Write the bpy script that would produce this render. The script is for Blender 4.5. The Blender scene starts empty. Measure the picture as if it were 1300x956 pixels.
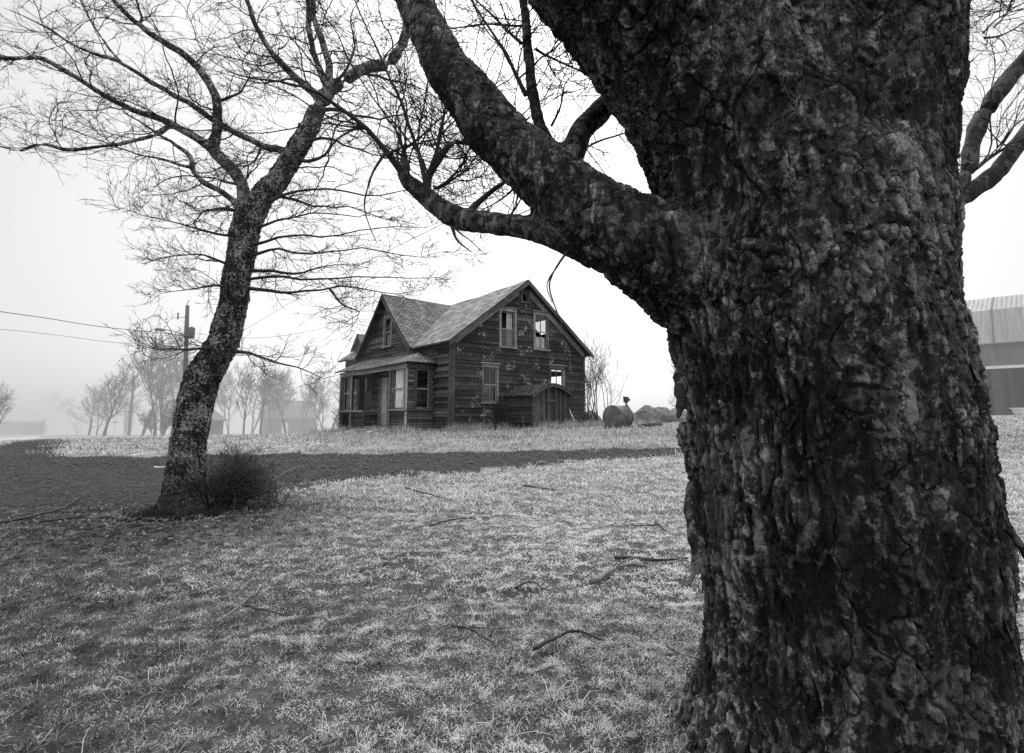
import bpy, math, random
import numpy as np
from mathutils import Vector
random.seed(7); RNG=np.random.default_rng(11)
scene=bpy.context.scene; COL=scene.collection
PI=math.pi
# ------------------------------------------------------------------ camera
F=722.0; TH=math.atan(99/722.0); CT,ST=math.cos(TH),math.sin(TH); CAMZ=1.5
cd=bpy.data.cameras.new('camera'); cam=bpy.data.objects.new('camera',cd); COL.objects.link(cam)
cam.location=(0,0,CAMZ); cam.rotation_euler=(PI/2+TH,0,0)
cd.sensor_width=36; cd.lens=F/1300*36; cd.shift_y=-45/1300; cd.clip_end=3000; cd.clip_start=.05
scene.camera=cam
def ray(px,py):
    a=(px-650)/F; b=(433-py)/F
    return np.array([a, CT-b*ST, ST+b*CT])
def P3(px,py,Y):
    d=ray(px,py); return np.array([0,0,CAMZ])+d*(Y/d[1])
# ------------------------------------------------------------------ noise
_perm=np.random.default_rng(3).permutation(256); _perm=np.concatenate([_perm,_perm,_perm])
_g=np.random.default_rng(4).normal(size=(256,3)); _g/=np.linalg.norm(_g,axis=1)[:,None]
_rnd=np.random.default_rng(5).random((256,3))
def perlin(p):
    p=np.asarray(p,float); i=np.floor(p).astype(int); f=p-i; i&=255
    u=f*f*f*(f*(f*6-15)+10); r=0
    for dx in (0,1):
        for dy in (0,1):
            for dz in (0,1):
                h=_perm[_perm[_perm[i[:,0]+dx]+i[:,1]+dy]+i[:,2]+dz]
                d=(_g[h]*(f-[dx,dy,dz])).sum(1)
                w=(u[:,0] if dx else 1-u[:,0])*(u[:,1] if dy else 1-u[:,1])*(u[:,2] if dz else 1-u[:,2])
                r=r+d*w
    return r*1.5
def fbm(p,o=4):
    r=0;a=1.0
    for k in range(o): r=r+a*perlin(p*(2.03**k)+17.3*k); a*=.5
    return r
def worley(p):
    i=np.floor(p).astype(int); f=p-i
    f1=np.full(len(p),9.0); f2=f1.copy(); cid=np.zeros(len(p),int)
    for dx in (-1,0,1):
        for dy in (-1,0,1):
            for dz in (-1,0,1):
                c=(i+[dx,dy,dz])&255
                h=_perm[_perm[_perm[c[:,0]]+c[:,1]]+c[:,2]]
                d=np.linalg.norm(_rnd[h]+[dx,dy,dz]-f,axis=1)
                n=d<f1; f2=np.where(n,f1,np.minimum(f2,d)); cid=np.where(n,h,cid); f1=np.where(n,d,f1)
    return f1,f2,cid/255.0
def sst(a,b,x):
    t=np.clip((np.asarray(x,float)-a)/(b-a),0,1); return t*t*(3-2*t)
# ------------------------------------------------------------------ terrain
def terr(x,y):
    x=np.asarray(x,float); y=np.asarray(y,float)
    T=np.clip(.88+.022*(x+3),.3,1.75)
    z=T*sst(11,28,y)
    dr=.021*sst(6,-12,x)
    z=z-dr*np.clip(y-30,0,110)
    q=np.stack([x.ravel()*.12,y.ravel()*.12,0*x.ravel()+.5],1)
    z=z+.10*perlin(q).reshape(x.shape)*sst(2,9,np.abs(y))*(1-sst(60,90,y))
    return z
def hit(px,py):
    d=ray(px,py); t=2.0
    prev=t
    while t<400:
        x,y,z=d[0]*t,d[1]*t,CAMZ+d[2]*t
        if z<=float(terr(np.array([x]),np.array([y]))[0]): break
        prev=t; t*=1.02
    lo,hi=prev,t
    for _ in range(18):
        m=(lo+hi)/2
        if CAMZ+d[2]*m<=float(terr(np.array([d[0]*m]),np.array([d[1]*m]))[0]): hi=m
        else: lo=m
    return np.array([d[0]*hi,d[1]*hi])
def gz(x,y): return float(terr(np.array([x]),np.array([y]))[0])
def poly_sd(x,y,poly):
    """signed distance, + inside"""
    poly=np.asarray(poly); n=len(poly); x=x.ravel(); y=y.ravel()
    d=np.full(x.shape,1e9); ins=np.zeros(x.shape,bool)
    for k in range(n):
        a=poly[k]; b=poly[(k+1)%n]; e=b-a; L=e@e+1e-12
        t=np.clip(((x-a[0])*e[0]+(y-a[1])*e[1])/L,0,1)
        d=np.minimum(d,np.hypot(x-a[0]-t*e[0],y-a[1]-t*e[1]))
        c=((a[1]>y)!=(b[1]>y)); 
        xi=(b[0]-a[0])*(y-a[1])/((b[1]-a[1])+1e-12)+a[0]
        ins^=c&(x<xi)
    return np.where(ins,d,-d)
DRIVE=[hit(*p) for p in [(-170,690),(-60,668),(60,652),(200,646),(260,641),(330,630),(400,618),(450,609),(560,602),(650,595),(760,584),(880,575),
   (1000,571),(1000,567),(880,568),(760,570),(640,573),(440,576),(221,578),(64,580),(79,566),(100,559.5),(70,557),(41,558.5),(0,566),(-60,573),(-170,590)]]
ROAD=[hit(*p) for p in [(-200,581),(-60,567.5),(0,562),(36,557.6),(50,555.6),(50,554.4),(20,555.4),(-60,556.5),(-200,560)]]
def drive_mask(x,y):
    n=fbm(np.stack([x.ravel()*.9,y.ravel()*.9,0*x.ravel()],1),3)
    return poly_sd(x,y,DRIVE)+n*.45*np.clip(y.ravel()/14,.5,1.3)
def road_mask(x,y): return poly_sd(x,y,ROAD)
# ------------------------------------------------------------------ materials
MATS={}
class NT:
    def __init__(s,name):
        s.m=bpy.data.materials.new(name); s.m.use_nodes=True; s.t=s.m.node_tree; s.t.nodes.clear()
    def n(s,k,**kw):
        x=s.t.nodes.new(k)
        for a,b in kw.items(): setattr(x,a,b)
        return x
    def l(s,a,b): s.t.links.new(a,b)
    def set(s,sock,v):
        if isinstance(v,bpy.types.NodeSocket): s.l(v,sock)
        else: sock.default_value=v
    def math(s,op,a,b=0.0,clamp=False):
        x=s.n('ShaderNodeMath',operation=op); x.use_clamp=clamp; s.set(x.inputs[0],a); s.set(x.inputs[1],b); return x.outputs[0]
    def coord(s,kind='Object',scale=(1,1,1)):
        c=s.n('ShaderNodeTexCoord'); m=s.n('ShaderNodeMapping'); m.inputs['Scale'].default_value=scale
        s.l(c.outputs[kind],m.inputs['Vector']); return m.outputs[0]
    def noise(s,vec,scale,detail=6,rough=.6,dist=0):
        x=s.n('ShaderNodeTexNoise'); s.l(vec,x.inputs['Vector']); x.inputs['Scale'].default_value=scale
        x.inputs['Detail'].default_value=detail; x.inputs['Roughness'].default_value=rough; x.inputs['Distortion'].default_value=dist
        return x.outputs['Fac']
    def voro(s,vec,scale,feature='F1',out='Distance'):
        x=s.n('ShaderNodeTexVoronoi',feature=feature); s.l(vec,x.inputs['Vector']); x.inputs['Scale'].default_value=scale
        return x.outputs[out]
    def ramp(s,fac,stops):
        """stops: (position, grey value)"""
        x=s.n('ShaderNodeValToRGB'); e=x.color_ramp.elements
        while len(e)<len(stops): e.new(.5)
        for k,(p,v) in enumerate(stops): e[k].position=p; e[k].color=(v,v,v,1)
        s.set(x.inputs[0],fac); return x.outputs[0]
    def mix(s,f,a,b,typ='MIX'):
        x=s.n('ShaderNodeMix',data_type='FLOAT') if typ=='MIX' else None
        s.set(x.inputs['Factor'],f); s.set(x.inputs['A'],a); s.set(x.inputs['B'],b); return x.outputs[0]
    def attr(s,name): 
        x=s.n('ShaderNodeAttribute',attribute_name=name); return x.outputs['Fac']
    def bump(s,h,strength=.5,dist=.02,normal=None):
        x=s.n('ShaderNodeBump'); x.inputs['Strength'].default_value=strength; x.inputs['Distance'].default_value=dist
        s.l(h,x.inputs['Height'])
        if normal is not None: s.l(normal,x.inputs['Normal'])
        return x.outputs[0]
    def done(s,val,rough=.9,bump=None,spec=.3,shader=None,haze=True):
        if shader is None:
            b=s.n('ShaderNodeBsdfPrincipled'); 
            if isinstance(val,bpy.types.NodeSocket):
                s.l(val,b.inputs['Base Color'])
            else: b.inputs['Base Color'].default_value=(val,val,val,1)
            s.set(b.inputs['Roughness'],rough); b.inputs['Specular IOR Level'].default_value=spec
            if bump is not None: s.l(bump,b.inputs['Normal'])
            shader=b.outputs[0]
        o=s.n('ShaderNodeOutputMaterial')
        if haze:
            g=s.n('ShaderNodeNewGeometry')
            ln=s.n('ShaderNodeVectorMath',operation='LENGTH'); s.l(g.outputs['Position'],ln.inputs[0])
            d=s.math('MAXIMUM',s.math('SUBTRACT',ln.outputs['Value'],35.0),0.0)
            d=s.math('ADD',d,s.math('MULTIPLY',s.math('MAXIMUM',s.math('SUBTRACT',ln.outputs['Value'],112.0),0.0),7.0))   # haze painted in as emission over distance, steeper farther out
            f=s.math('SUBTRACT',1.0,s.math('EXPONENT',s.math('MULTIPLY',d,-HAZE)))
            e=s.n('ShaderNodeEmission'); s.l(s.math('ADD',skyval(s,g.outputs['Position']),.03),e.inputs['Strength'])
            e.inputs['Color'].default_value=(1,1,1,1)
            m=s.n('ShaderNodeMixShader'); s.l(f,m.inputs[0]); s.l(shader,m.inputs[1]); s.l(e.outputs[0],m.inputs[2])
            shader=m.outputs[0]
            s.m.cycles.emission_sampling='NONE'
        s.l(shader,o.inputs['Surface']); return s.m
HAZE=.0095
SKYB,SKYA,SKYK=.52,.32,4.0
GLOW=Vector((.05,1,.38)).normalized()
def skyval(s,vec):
    """brightness of the sky and the painted haze in a direction: brightest around the veiled sun"""
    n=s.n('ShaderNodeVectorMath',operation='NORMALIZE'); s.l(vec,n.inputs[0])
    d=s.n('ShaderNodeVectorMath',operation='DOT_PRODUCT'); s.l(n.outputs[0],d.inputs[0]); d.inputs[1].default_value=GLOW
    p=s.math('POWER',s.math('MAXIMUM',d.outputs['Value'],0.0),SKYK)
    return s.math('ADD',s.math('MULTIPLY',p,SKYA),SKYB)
# ------------------------------------------------------------------ world & sun
w=bpy.data.worlds.new('World'); scene.world=w; w.use_nodes=True
W=NT.__new__(NT); W.t=w.node_tree; W.t.nodes.clear()
SUN_EL,SUN_AZ=math.radians(48),math.radians(8)      # azimuth from +Y towards +X
sky=W.n('ShaderNodeTexSky',sky_type='NISHITA'); sky.sun_disc=False; sky.sun_elevation=SUN_EL; sky.sun_rotation=SUN_AZ
sky.dust_density=4; sky.air_density=1.5
bw=W.n('ShaderNodeRGBToBW'); W.l(sky.outputs[0],bw.inputs[0])
cmb=W.n('ShaderNodeCombineColor'); 
for k in range(3): W.l(bw.outputs[0],cmb.inputs[k])
b1=W.n('ShaderNodeBackground'); W.l(cmb.outputs[0],b1.inputs[0]); b1.inputs[1].default_value=.05
tc=W.n('ShaderNodeTexCoord')
sv=skyval(W,tc.outputs['Generated'])
zsep=W.n('ShaderNodeSeparateXYZ'); W.l(tc.outputs['Generated'],zsep.inputs[0])
zen=W.n('ShaderNodeMapRange',interpolation_type='SMOOTHSTEP'); W.l(zsep.outputs[2],zen.inputs['Value']); zen.inputs['From Min'].default_value=.60; zen.inputs['From Max'].default_value=1.0; zen.inputs['To Max'].default_value=2.6   # overcast sky is brightest overhead
bk=W.n('ShaderNodeMapRange',interpolation_type='SMOOTHSTEP'); W.l(zsep.outputs[1],bk.inputs['Value']); bk.inputs['From Min'].default_value=.1; bk.inputs['From Max'].default_value=-.9; bk.inputs['To Max'].default_value=.55
up_=W.n('ShaderNodeMapRange'); W.l(zsep.outputs[2],up_.inputs['Value']); up_.inputs['From Min'].default_value=0; up_.inputs['From Max'].default_value=.5; up_.inputs['To Max'].default_value=1.0
sv=W.math('ADD',sv,W.math('ADD',zen.outputs[0],W.math('MULTIPLY',bk.outputs[0],up_.outputs[0])))
cl=W.noise(tc.outputs['Generated'],1.6,3,.5)
sv=W.math('MULTIPLY',sv,W.math('ADD',W.math('MULTIPLY',cl,.16),.92))
b2=W.n('ShaderNodeBackground'); b2.inputs[0].default_value=(1,1,1,1); W.l(sv,b2.inputs[1])
ad=W.n('ShaderNodeAddShader'); W.l(b1.outputs[0],ad.inputs[0]); W.l(b2.outputs[0],ad.inputs[1])
wo=W.n('ShaderNodeOutputWorld'); W.l(ad.outputs[0],wo.inputs[0])
sl=bpy.data.lights.new('sun','SUN'); sl.energy=1.5; sl.angle=math.radians(16); sl.color=(1,1,1)
so=bpy.data.objects.new('sun',sl); COL.objects.link(so)
sd=Vector((math.sin(SUN_AZ)*math.cos(SUN_EL),math.cos(SUN_AZ)*math.cos(SUN_EL),math.sin(SUN_EL)))
so.rotation_euler=sd.to_track_quat('Z','Y').to_euler(); so.location=(0,0,40)
# ------------------------------------------------------------------ material library
def mk_bark(name,lo,hi,lichen,scale=1.0,z=.35,lval=.3):
    s=NT(name); c=s.coord('Object',(scale,scale,scale*z)); c1=s.coord('Object',(scale,)*3)
    n1=s.noise(c,9,9,.7,.6); n2=s.noise(c1,38,8,.75); v=s.voro(c1,26,'F1')
    cav=s.attr('cav')
    base=s.math('ADD',s.math('MULTIPLY',n1,.55),s.math('MULTIPLY',n2,.45))
    base=s.ramp(base,[(.38,lo),(.5,(lo+hi)*.34),(.60,hi),(.72,hi*2.2)])
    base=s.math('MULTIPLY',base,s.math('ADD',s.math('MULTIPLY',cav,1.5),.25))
    if lichen>0:
        big=s.noise(c1,2.2,3,.6); fine=s.noise(c1,17,6,.65,.3)
        m=s.ramp(s.math('ADD',s.math('MULTIPLY',big,.5),s.math('MULTIPLY',fine,.8)),[(.69-lichen*.1,0),(.73-lichen*.1,1)])
        if lval>.3:
            oc=s.n('ShaderNodeTexCoord'); sz=s.n('ShaderNodeSeparateXYZ'); s.l(oc.outputs['Object'],sz.inputs[0]); m=s.math('MULTIPLY',m,s.ramp(s.math('DIVIDE',sz.outputs[2],2.0),[(.15,.12),(.55,1)]))
        base=s.mix(m,base,s.math('MULTIPLY',s.ramp(n2,[(.3,lval*.4),(.7,lval)]),s.math('ADD',cav,.3)))
    n3=s.noise(s.coord('Object',(scale*30,scale*30,scale*4)),1.3,6,.7,.4); h=s.math('ADD',s.math('MULTIPLY',n2,.45),s.math('MULTIPLY',n3,.7)); h=s.math('ADD',h,s.math('MULTIPLY',n1,.8))
    fk=s.ramp(s.noise(c1,75,3,.6),[(.70,0),(.76,.8)]); base=s.mix(fk,base,.22); base=s.math('MULTIPLY',base,s.ramp(n3,[(.3,.55),(.7,1.5)]))
    return s.done(base,.85,s.bump(h,.9,.018),.25)
M={}
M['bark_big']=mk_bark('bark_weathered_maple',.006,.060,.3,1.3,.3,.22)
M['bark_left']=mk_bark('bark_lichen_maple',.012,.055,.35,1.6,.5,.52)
def flat(name,v,var=.3,sc=6,rough=.9,spec=.3,bump=0):
    s=NT(name); c=s.coord('Object'); n=s.noise(c,sc,6,.65)
    b=s.bump(n,bump,.02) if bump else None
    return s.done(s.ramp(n,[(.3,v*(1-var)),(.7,v*(1+var))]),rough,b,spec)
M['twig']=flat('bark_twig',.035,.4,20)
M['twig_mid']=flat('bark_branch',.045,.5,14,bump=.6)
M['twig_far']=flat('bark_far',.028,.3,2)
M['bush']=flat('bush_twig',.045,.4,20)
M['bush_light']=flat('bush_pale_stem',.15,.8,35,bump=.8)
M['metal_dark']=flat('metal_dark',.04,.5,5,.6,.4,.2)
M['metal_grey']=flat('metal_grey',.16,.3,5,.5,.5)
M['pole']=flat('pole_wood',.06,.4,12,bump=.5)
M['white']=flat('white_paint',.62,.15,8)
M['wire']=flat('wire_rubber',.06,.1,2)
def mk_wood(name,v,vary=.8,flake=0.0,vert=False,dark=.35):
    """weathered boards: shade attribute per board, stretched grain, worn paint flakes"""
    s=NT(name); c=s.coord('Object',(9,9,1.1) if vert else (1.4,1.4,16)); c1=s.coord('Object')
    g=s.noise(c,2.2,8,.7,.2); b=s.noise(c1,.7,5,.65); sh=s.attr('shade'); f=s.noise(c1,9,8,.75)
    val=s.math('MULTIPLY',s.ramp(g,[(.28,v*dark),(.5,v*.85),(.75,v*1.5)]),s.math('ADD',s.math('MULTIPLY',sh,vary),1-vary*.5))
    val=s.math('MULTIPLY',val,s.ramp(b,[(.3,.62),(.65,1.3)]))
    if flake>0:
        fl=s.ramp(s.math('ADD',s.math('MULTIPLY',s.noise(c1,1.6,4,.6),.55),s.math('MULTIPLY',f,.65)),[(.76-flake*.1,0),(.80-flake*.1,1)])
        val=s.mix(fl,val,.30)
    return s.done(val,.85,s.bump(s.math('ADD',g,s.math('MULTIPLY',f,.3)),.7,.012),.2)
M['clap']=mk_wood('clapboard_weathered',.048,.95,.85)
M['clap_front']=mk_wood('clapboard_front',.08,1.4,.6)
M['plank']=mk_wood('vertical_plank',.07,1.2,.15,True)
M['trim']=mk_wood('trim_worn_paint',.21,1.2,.9)
M['trim_dark']=mk_wood('trim_dark',.085,.8,.4)
M['board_pale']=mk_wood('pale_board',.6,.5,.2,True,.7)
M['door_w']=mk_wood('door_grey_wood',.42,.8,.3,True,.5)
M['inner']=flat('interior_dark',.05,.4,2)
M['white_wood']=mk_wood('white_board',.85,.2,0,True,.8)
def mk_shingle(name,v,su,sv,contrast=1.0):
    s=NT(name); tc=s.n('ShaderNodeTexCoord'); m=s.n('ShaderNodeMapping'); s.l(tc.outputs['UV'],m.inputs[0])
    br=s.n('ShaderNodeTexBrick'); s.l(m.outputs[0],br.inputs['Vector'])
    br.inputs['Scale'].default_value=1; br.inputs['Brick Width'].default_value=su; br.inputs['Row Height'].default_value=sv
    br.inputs['Mortar Size'].default_value=.018; br.inputs['Mortar Smooth'].default_value=.3
    br.inputs['Color1'].default_value=(v*.55,)*3+(1,); br.inputs['Color2'].default_value=(v*1.35,)*3+(1,); br.inputs['Mortar'].default_value=(v*.22,)*3+(1,)
    bw=s.n('ShaderNodeRGBToBW'); s.l(br.outputs['Color'],bw.inputs[0])
    c1=s.coord('Object'); n=s.noise(c1,.9,6,.7); n2=s.noise(c1,9,6,.7)
    val=s.math('MULTIPLY',bw.outputs[0],s.ramp(n,[(.3,.6),(.7,1.35)])); val=s.math('MULTIPLY',val,s.ramp(n2,[(.3,.65),(.7,1.35)]))
    inv=s.math('SUBTRACT',1.0,br.outputs['Fac'])
    return s.done(val,.9,s.bump(s.math('ADD',inv,s.math('MULTIPLY',n2,.5)),.8,.03),.2)
M['shingle']=mk_shingle('roof_shingle',.21,.42,.26)
M['shingle_fine']=mk_shingle('roof_shingle_fine',.17,.24,.15)
M['shingle_moss']=mk_shingle('roof_shingle_moss',.065,.2,.14)
def mk_glass():
    s=NT('old_glass'); g=s.n('ShaderNodeBsdfGlossy'); g.inputs['Roughness'].default_value=.08; g.inputs['Color'].default_value=(.8,.8,.8,1)
    t=s.n('ShaderNodeBsdfTransparent'); t.inputs['Color'].default_value=(.75,.75,.75,1)
    mx=s.n('ShaderNodeMixShader'); mx.inputs[0].default_value=.06; s.l(t.outputs[0],mx.inputs[1]); s.l(g.outputs[0],mx.inputs[2])
    return s.done(0,shader=mx.outputs[0],haze=False)
M['glass']=mk_glass()
def mk_corr(name,v,pitch):
    s=NT(name); tc=s.n('ShaderNodeTexCoord'); sp=s.n('ShaderNodeSeparateXYZ'); s.l(tc.outputs['UV'],sp.inputs[0])
    wv=s.math('SINE',s.math('MULTIPLY',sp.outputs[0],2*PI/pitch))
    c=s.n('ShaderNodeMapping'); s.l(tc.outputs['UV'],c.inputs[0]); c.inputs['Scale'].default_value=(3.0,.18,1)
    n=s.noise(c.outputs[0],2.5,6,.65)
    pn=s.math('FLOOR',s.math('DIVIDE',sp.outputs[0],1.9)); wn=s.n('ShaderNodeTexWhiteNoise',noise_dimensions='1D'); s.l(pn,wn.inputs['W'])
    val=s.math('MULTIPLY',s.ramp(n,[(.3,v*.55),(.7,v*1.3)]),s.math('ADD',s.math('MULTIPLY',wn.outputs['Value'],.3),.85))
    return s.done(val,.6,s.bump(wv,.6,.03),.4)
M['barn_roof']=mk_corr('barn_roof_metal',.24,.28)
M['barn_upper']=mk_corr('barn_wall_metal',.13,.28)
M['barn_lower']=mk_wood('barn_wall_planks',.032,1.7,.3,True)
def mk_ground():
    s=NT('thatch_ground'); c=s.coord('Object'); n=s.noise(c,1.1,8,.7); n2=s.noise(c,14,8,.8); n3=s.noise(c,.16,4,.6)
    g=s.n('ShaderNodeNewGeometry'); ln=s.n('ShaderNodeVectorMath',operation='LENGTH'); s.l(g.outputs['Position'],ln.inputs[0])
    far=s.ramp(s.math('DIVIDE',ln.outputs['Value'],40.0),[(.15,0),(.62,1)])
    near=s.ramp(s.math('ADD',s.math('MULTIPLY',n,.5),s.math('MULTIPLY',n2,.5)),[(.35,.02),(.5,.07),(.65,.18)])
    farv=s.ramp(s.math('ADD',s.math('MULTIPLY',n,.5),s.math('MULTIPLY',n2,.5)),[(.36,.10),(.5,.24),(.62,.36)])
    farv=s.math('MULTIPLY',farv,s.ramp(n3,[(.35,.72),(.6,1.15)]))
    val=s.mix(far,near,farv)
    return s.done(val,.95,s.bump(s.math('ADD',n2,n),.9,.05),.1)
M['ground']=mk_ground()
def mk_gravel():
    s=NT('dark_gravel'); c=s.coord('Object'); n=s.noise(c,.5,5,.6); n2=s.noise(c,8,8,.85); v=s.voro(c,13,'F1','Color'); bwv=s.n('ShaderNodeRGBToBW'); s.l(v,bwv.inputs[0])
    vd=s.voro(c,13,'F1'); n4=s.noise(c,3.2,7,.75)
    val=s.math('MULTIPLY',s.ramp(n2,[(.38,.003),(.52,.012),(.66,.055)]),s.ramp(n,[(.3,.6),(.7,1.4)]))
    val=s.math('MULTIPLY',val,s.ramp(bwv.outputs[0],[(.2,.35),(.8,2.2)])); val=s.math('MULTIPLY',val,s.ramp(n4,[(.35,.55),(.65,1.5)]))
    return s.done(val,.85,s.bump(s.math('ADD',s.math('SUBTRACT',n2,vd),n4),.9,.04),.25)
M['gravel']=mk_gravel()
M['pave']=flat('road_asphalt_wet',.27,.15,.4,.5,.5)
M['stone']=flat('pebble',.038,.95,40)
M['mound']=flat('mound_earth',.10,.7,5,bump=1)
def mk_grass(name,mul=1.0):
    s=NT(name); t=s.attr('tone')
    v=s.ramp(t,[(0,.05*mul),(.3,.20*mul),(.62,.52*mul),(1,.80*mul)])
    d=s.n('ShaderNodeBsdfDiffuse'); s.l(v,d.inputs[0]); tr=s.n('ShaderNodeBsdfTranslucent'); s.l(v,tr.inputs[0])
    m=s.n('ShaderNodeMixShader'); m.inputs[0].default_value=.25; s.l(d.outputs[0],m.inputs[1]); s.l(tr.outputs[0],m.inputs[2])
    return s.done(0,shader=m.outputs[0])
M['grass']=mk_grass('frosted_grass')
M['weed']=mk_grass('dead_weeds',.8)
M['conifer']=flat('conifer_needles',.03,.4,3)
# ------------------------------------------------------------------ object helpers
def tag(o,label=None,cat=None,group=None,kind=None):
    if label: o['label']=label
    if cat: o['category']=cat
    if group: o['group']=group
    if kind: o['kind']=kind
    return o
def empty(name,loc,label=None,cat=None,group=None):
    o=bpy.data.objects.new(name,None); COL.objects.link(o); o.location=Vector(loc); o.empty_display_size=.2
    return tag(o,label,cat,group)
def link(name,me,parent=None,loc=None):
    o=bpy.data.objects.new(name,me); COL.objects.link(o)
    if parent is not None: o.parent=parent
    if loc is not None: o.location=Vector(loc)
    return o
def npmesh(name,V,Q,mat,smooth=True,attrs=None,off=(0,0,0),fattrs=None):
    """V (n,3); Q (m,k) faces with equal corner count"""
    V=np.asarray(V,np.float32)-np.asarray(off,np.float32); Q=np.asarray(Q,np.int32); k=Q.shape[1]
    me=bpy.data.meshes.new(name); me.vertices.add(len(V)); me.vertices.foreach_set('co',V.ravel())
    me.loops.add(Q.size); me.loops.foreach_set('vertex_index',Q.ravel()); me.polygons.add(len(Q))
    me.polygons.foreach_set('loop_start',np.arange(0,Q.size,k,dtype=np.int32)); me.polygons.foreach_set('loop_total',np.full(len(Q),k,np.int32))
    if smooth: me.polygons.foreach_set('use_smooth',np.ones(len(Q),bool))
    for n,a in (attrs or {}).items():
        at=me.attributes.new(n,'FLOAT','POINT'); at.data.foreach_set('value',np.asarray(a,np.float32))
    for n,a in (fattrs or {}).items():
        at=me.attributes.new(n,'FLOAT','FACE'); at.data.foreach_set('value',np.asarray(a,np.float32))
    me.update(calc_edges=True); me.validate(); me.materials.append(mat); return me
class MB:
    """collects faces given through a mapping function"""
    def __init__(s,fn=None): s.v=[]; s.f=[]; s.sh=[]; s.uv=[]; s.fn=fn or (lambda a,b,c:(a,b,c))
    def poly(s,pts,sh=.5,uv=None,fn=None):
        fn=fn or s.fn; n=len(s.v)
        for p in pts: s.v.append(tuple(fn(*p)))
        s.f.append(list(range(n,n+len(pts)))); s.sh.append(sh); s.uv+= (uv or [(0,0)]*len(pts))
    def hexa(s,c,sh=.5,fn=None):
        """8 corners: bottom 4 (ccw), top 4"""
        for q in ((3,2,1,0),(4,5,6,7),(0,1,5,4),(1,2,6,5),(2,3,7,6),(3,0,4,7)):
            s.poly([c[i] for i in q],sh,None,fn)
    def box(s,a0,a1,b0,b1,c0,c1,sh=.5,fn=None):
        s.hexa([(a0,b0,c0),(a1,b0,c0),(a1,b1,c0),(a0,b1,c0),(a0,b0,c1),(a1,b0,c1),(a1,b1,c1),(a0,b1,c1)],sh,fn)
    def slab(s,pts,th,sh=.5,uv=None,fn=None):
        """a sheet of points thickened downwards by th (last coordinate)"""
        lo=[(p[0],p[1],p[2]-th) for p in pts]; n=len(pts)
        s.poly(pts,sh,uv,fn); s.poly(lo[::-1],sh,(uv[::-1] if uv else None),fn)
        for i in range(n):
            j=(i+1)%n; s.poly([pts[i],lo[i],lo[j],pts[j]],sh,([uv[i],uv[i],uv[j],uv[j]] if uv else None),fn)
    def build(s,name,mat,parent=None,off=(0,0,0),smooth=False):
        me=bpy.data.meshes.new(name); o=Vector(off)
        me.from_pydata([Vector(v)-o for v in s.v],[],s.f)
        at=me.attributes.new('shade','FLOAT','FACE'); at.data.foreach_set('value',s.sh)
        u=me.uv_layers.new(name='UVMap'); u.data.foreach_set('uv',[c for p in s.uv for c in p])
        if smooth: me.polygons.foreach_set('use_smooth',[True]*len(s.f))
        me.materials.append(mat); me.update()
        return link(name,me,parent)
def resample(P,R,n):
    """Catmull-Rom through control points"""
    P=np.asarray(P,float); R=np.asarray(R,float); m=len(P)
    A=np.vstack([2*P[0]-P[1],P,2*P[-1]-P[-2]]); RA=np.concatenate([[R[0]],R,[R[-1]]])
    t=np.linspace(0,m-1-1e-9,n); k=t.astype(int); f=(t-k)[:,None]
    p0,p1,p2,p3=A[k],A[k+1],A[k+2],A[k+3]
    pt=.5*((2*p1)+(-p0+p2)*f+(2*p0-5*p1+4*p2-p3)*f**2+(-p0+3*p1-3*p2+p3)*f**3)
    r=RA[k+1]*(1-f[:,0])+RA[k+2]*f[:,0]
    return pt,r
def tubes(PT,RD,ns=4,caps=False):
    """PT (M,N,3) RD (M,N) -> verts, quads"""
    PT=np.asarray(PT,float); M_,N_,_=PT.shape
    T=np.gradient(PT,axis=1); T/=np.linalg.norm(T,axis=2,keepdims=True)+1e-9
    ref=np.tile(np.array([.31,.52,.79]),(M_,N_,1)); ref[np.abs((T*ref).sum(2))>.93]=[.9,-.4,.1]
    m=(T*ref).sum(2).mean(1); bad=np.abs(m)>.8; ref[bad]=[.85,-.5,-.15]
    B=np.cross(T,ref); B/=np.linalg.norm(B,axis=2,keepdims=True)+1e-9; C=np.cross(T,B)
    a=np.linspace(0,2*PI,ns,endpoint=False)
    V=PT[:,:,None,:]+RD[:,:,None,None]*(B[:,:,None,:]*np.cos(a)[None,None,:,None]+C[:,:,None,:]*np.sin(a)[None,None,:,None])
    idx=np.arange(M_*N_*ns).reshape(M_,N_,ns); nx=np.roll(idx,-1,axis=2)
    Q=np.stack([idx[:,:-1],nx[:,:-1],nx[:,1:],idx[:,1:]],-1).reshape(-1,4)
    V=V.reshape(-1,3)
    if caps:   # close both ends with a fan collapsed to quads
        for e,ro in ((0,False),(N_-1,True)):
            c=PT[:,e]; ci=len(V)+np.arange(M_); V=np.vstack([V,c])
            for k in range(0,ns,2):
                a0=idx[:,e,k]; a1=idx[:,e,(k+1)%ns]; a2=idx[:,e,(k+2)%ns]
                q=np.stack([ci,a2,a1,a0] if not ro else [ci,a0,a1,a2],-1); Q=np.vstack([Q,q])
    return V,Q
def cat_vq(lst):
    Vs=[];Qs=[];n=0
    for V,Q in lst: Vs.append(V);Qs.append(Q+n);n+=len(V)
    return np.vstack(Vs),np.vstack(Qs)
def rnd_unit(n,rng): 
    v=rng.normal(size=(n,3)); return v/np.linalg.norm(v,axis=1)[:,None]
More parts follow.
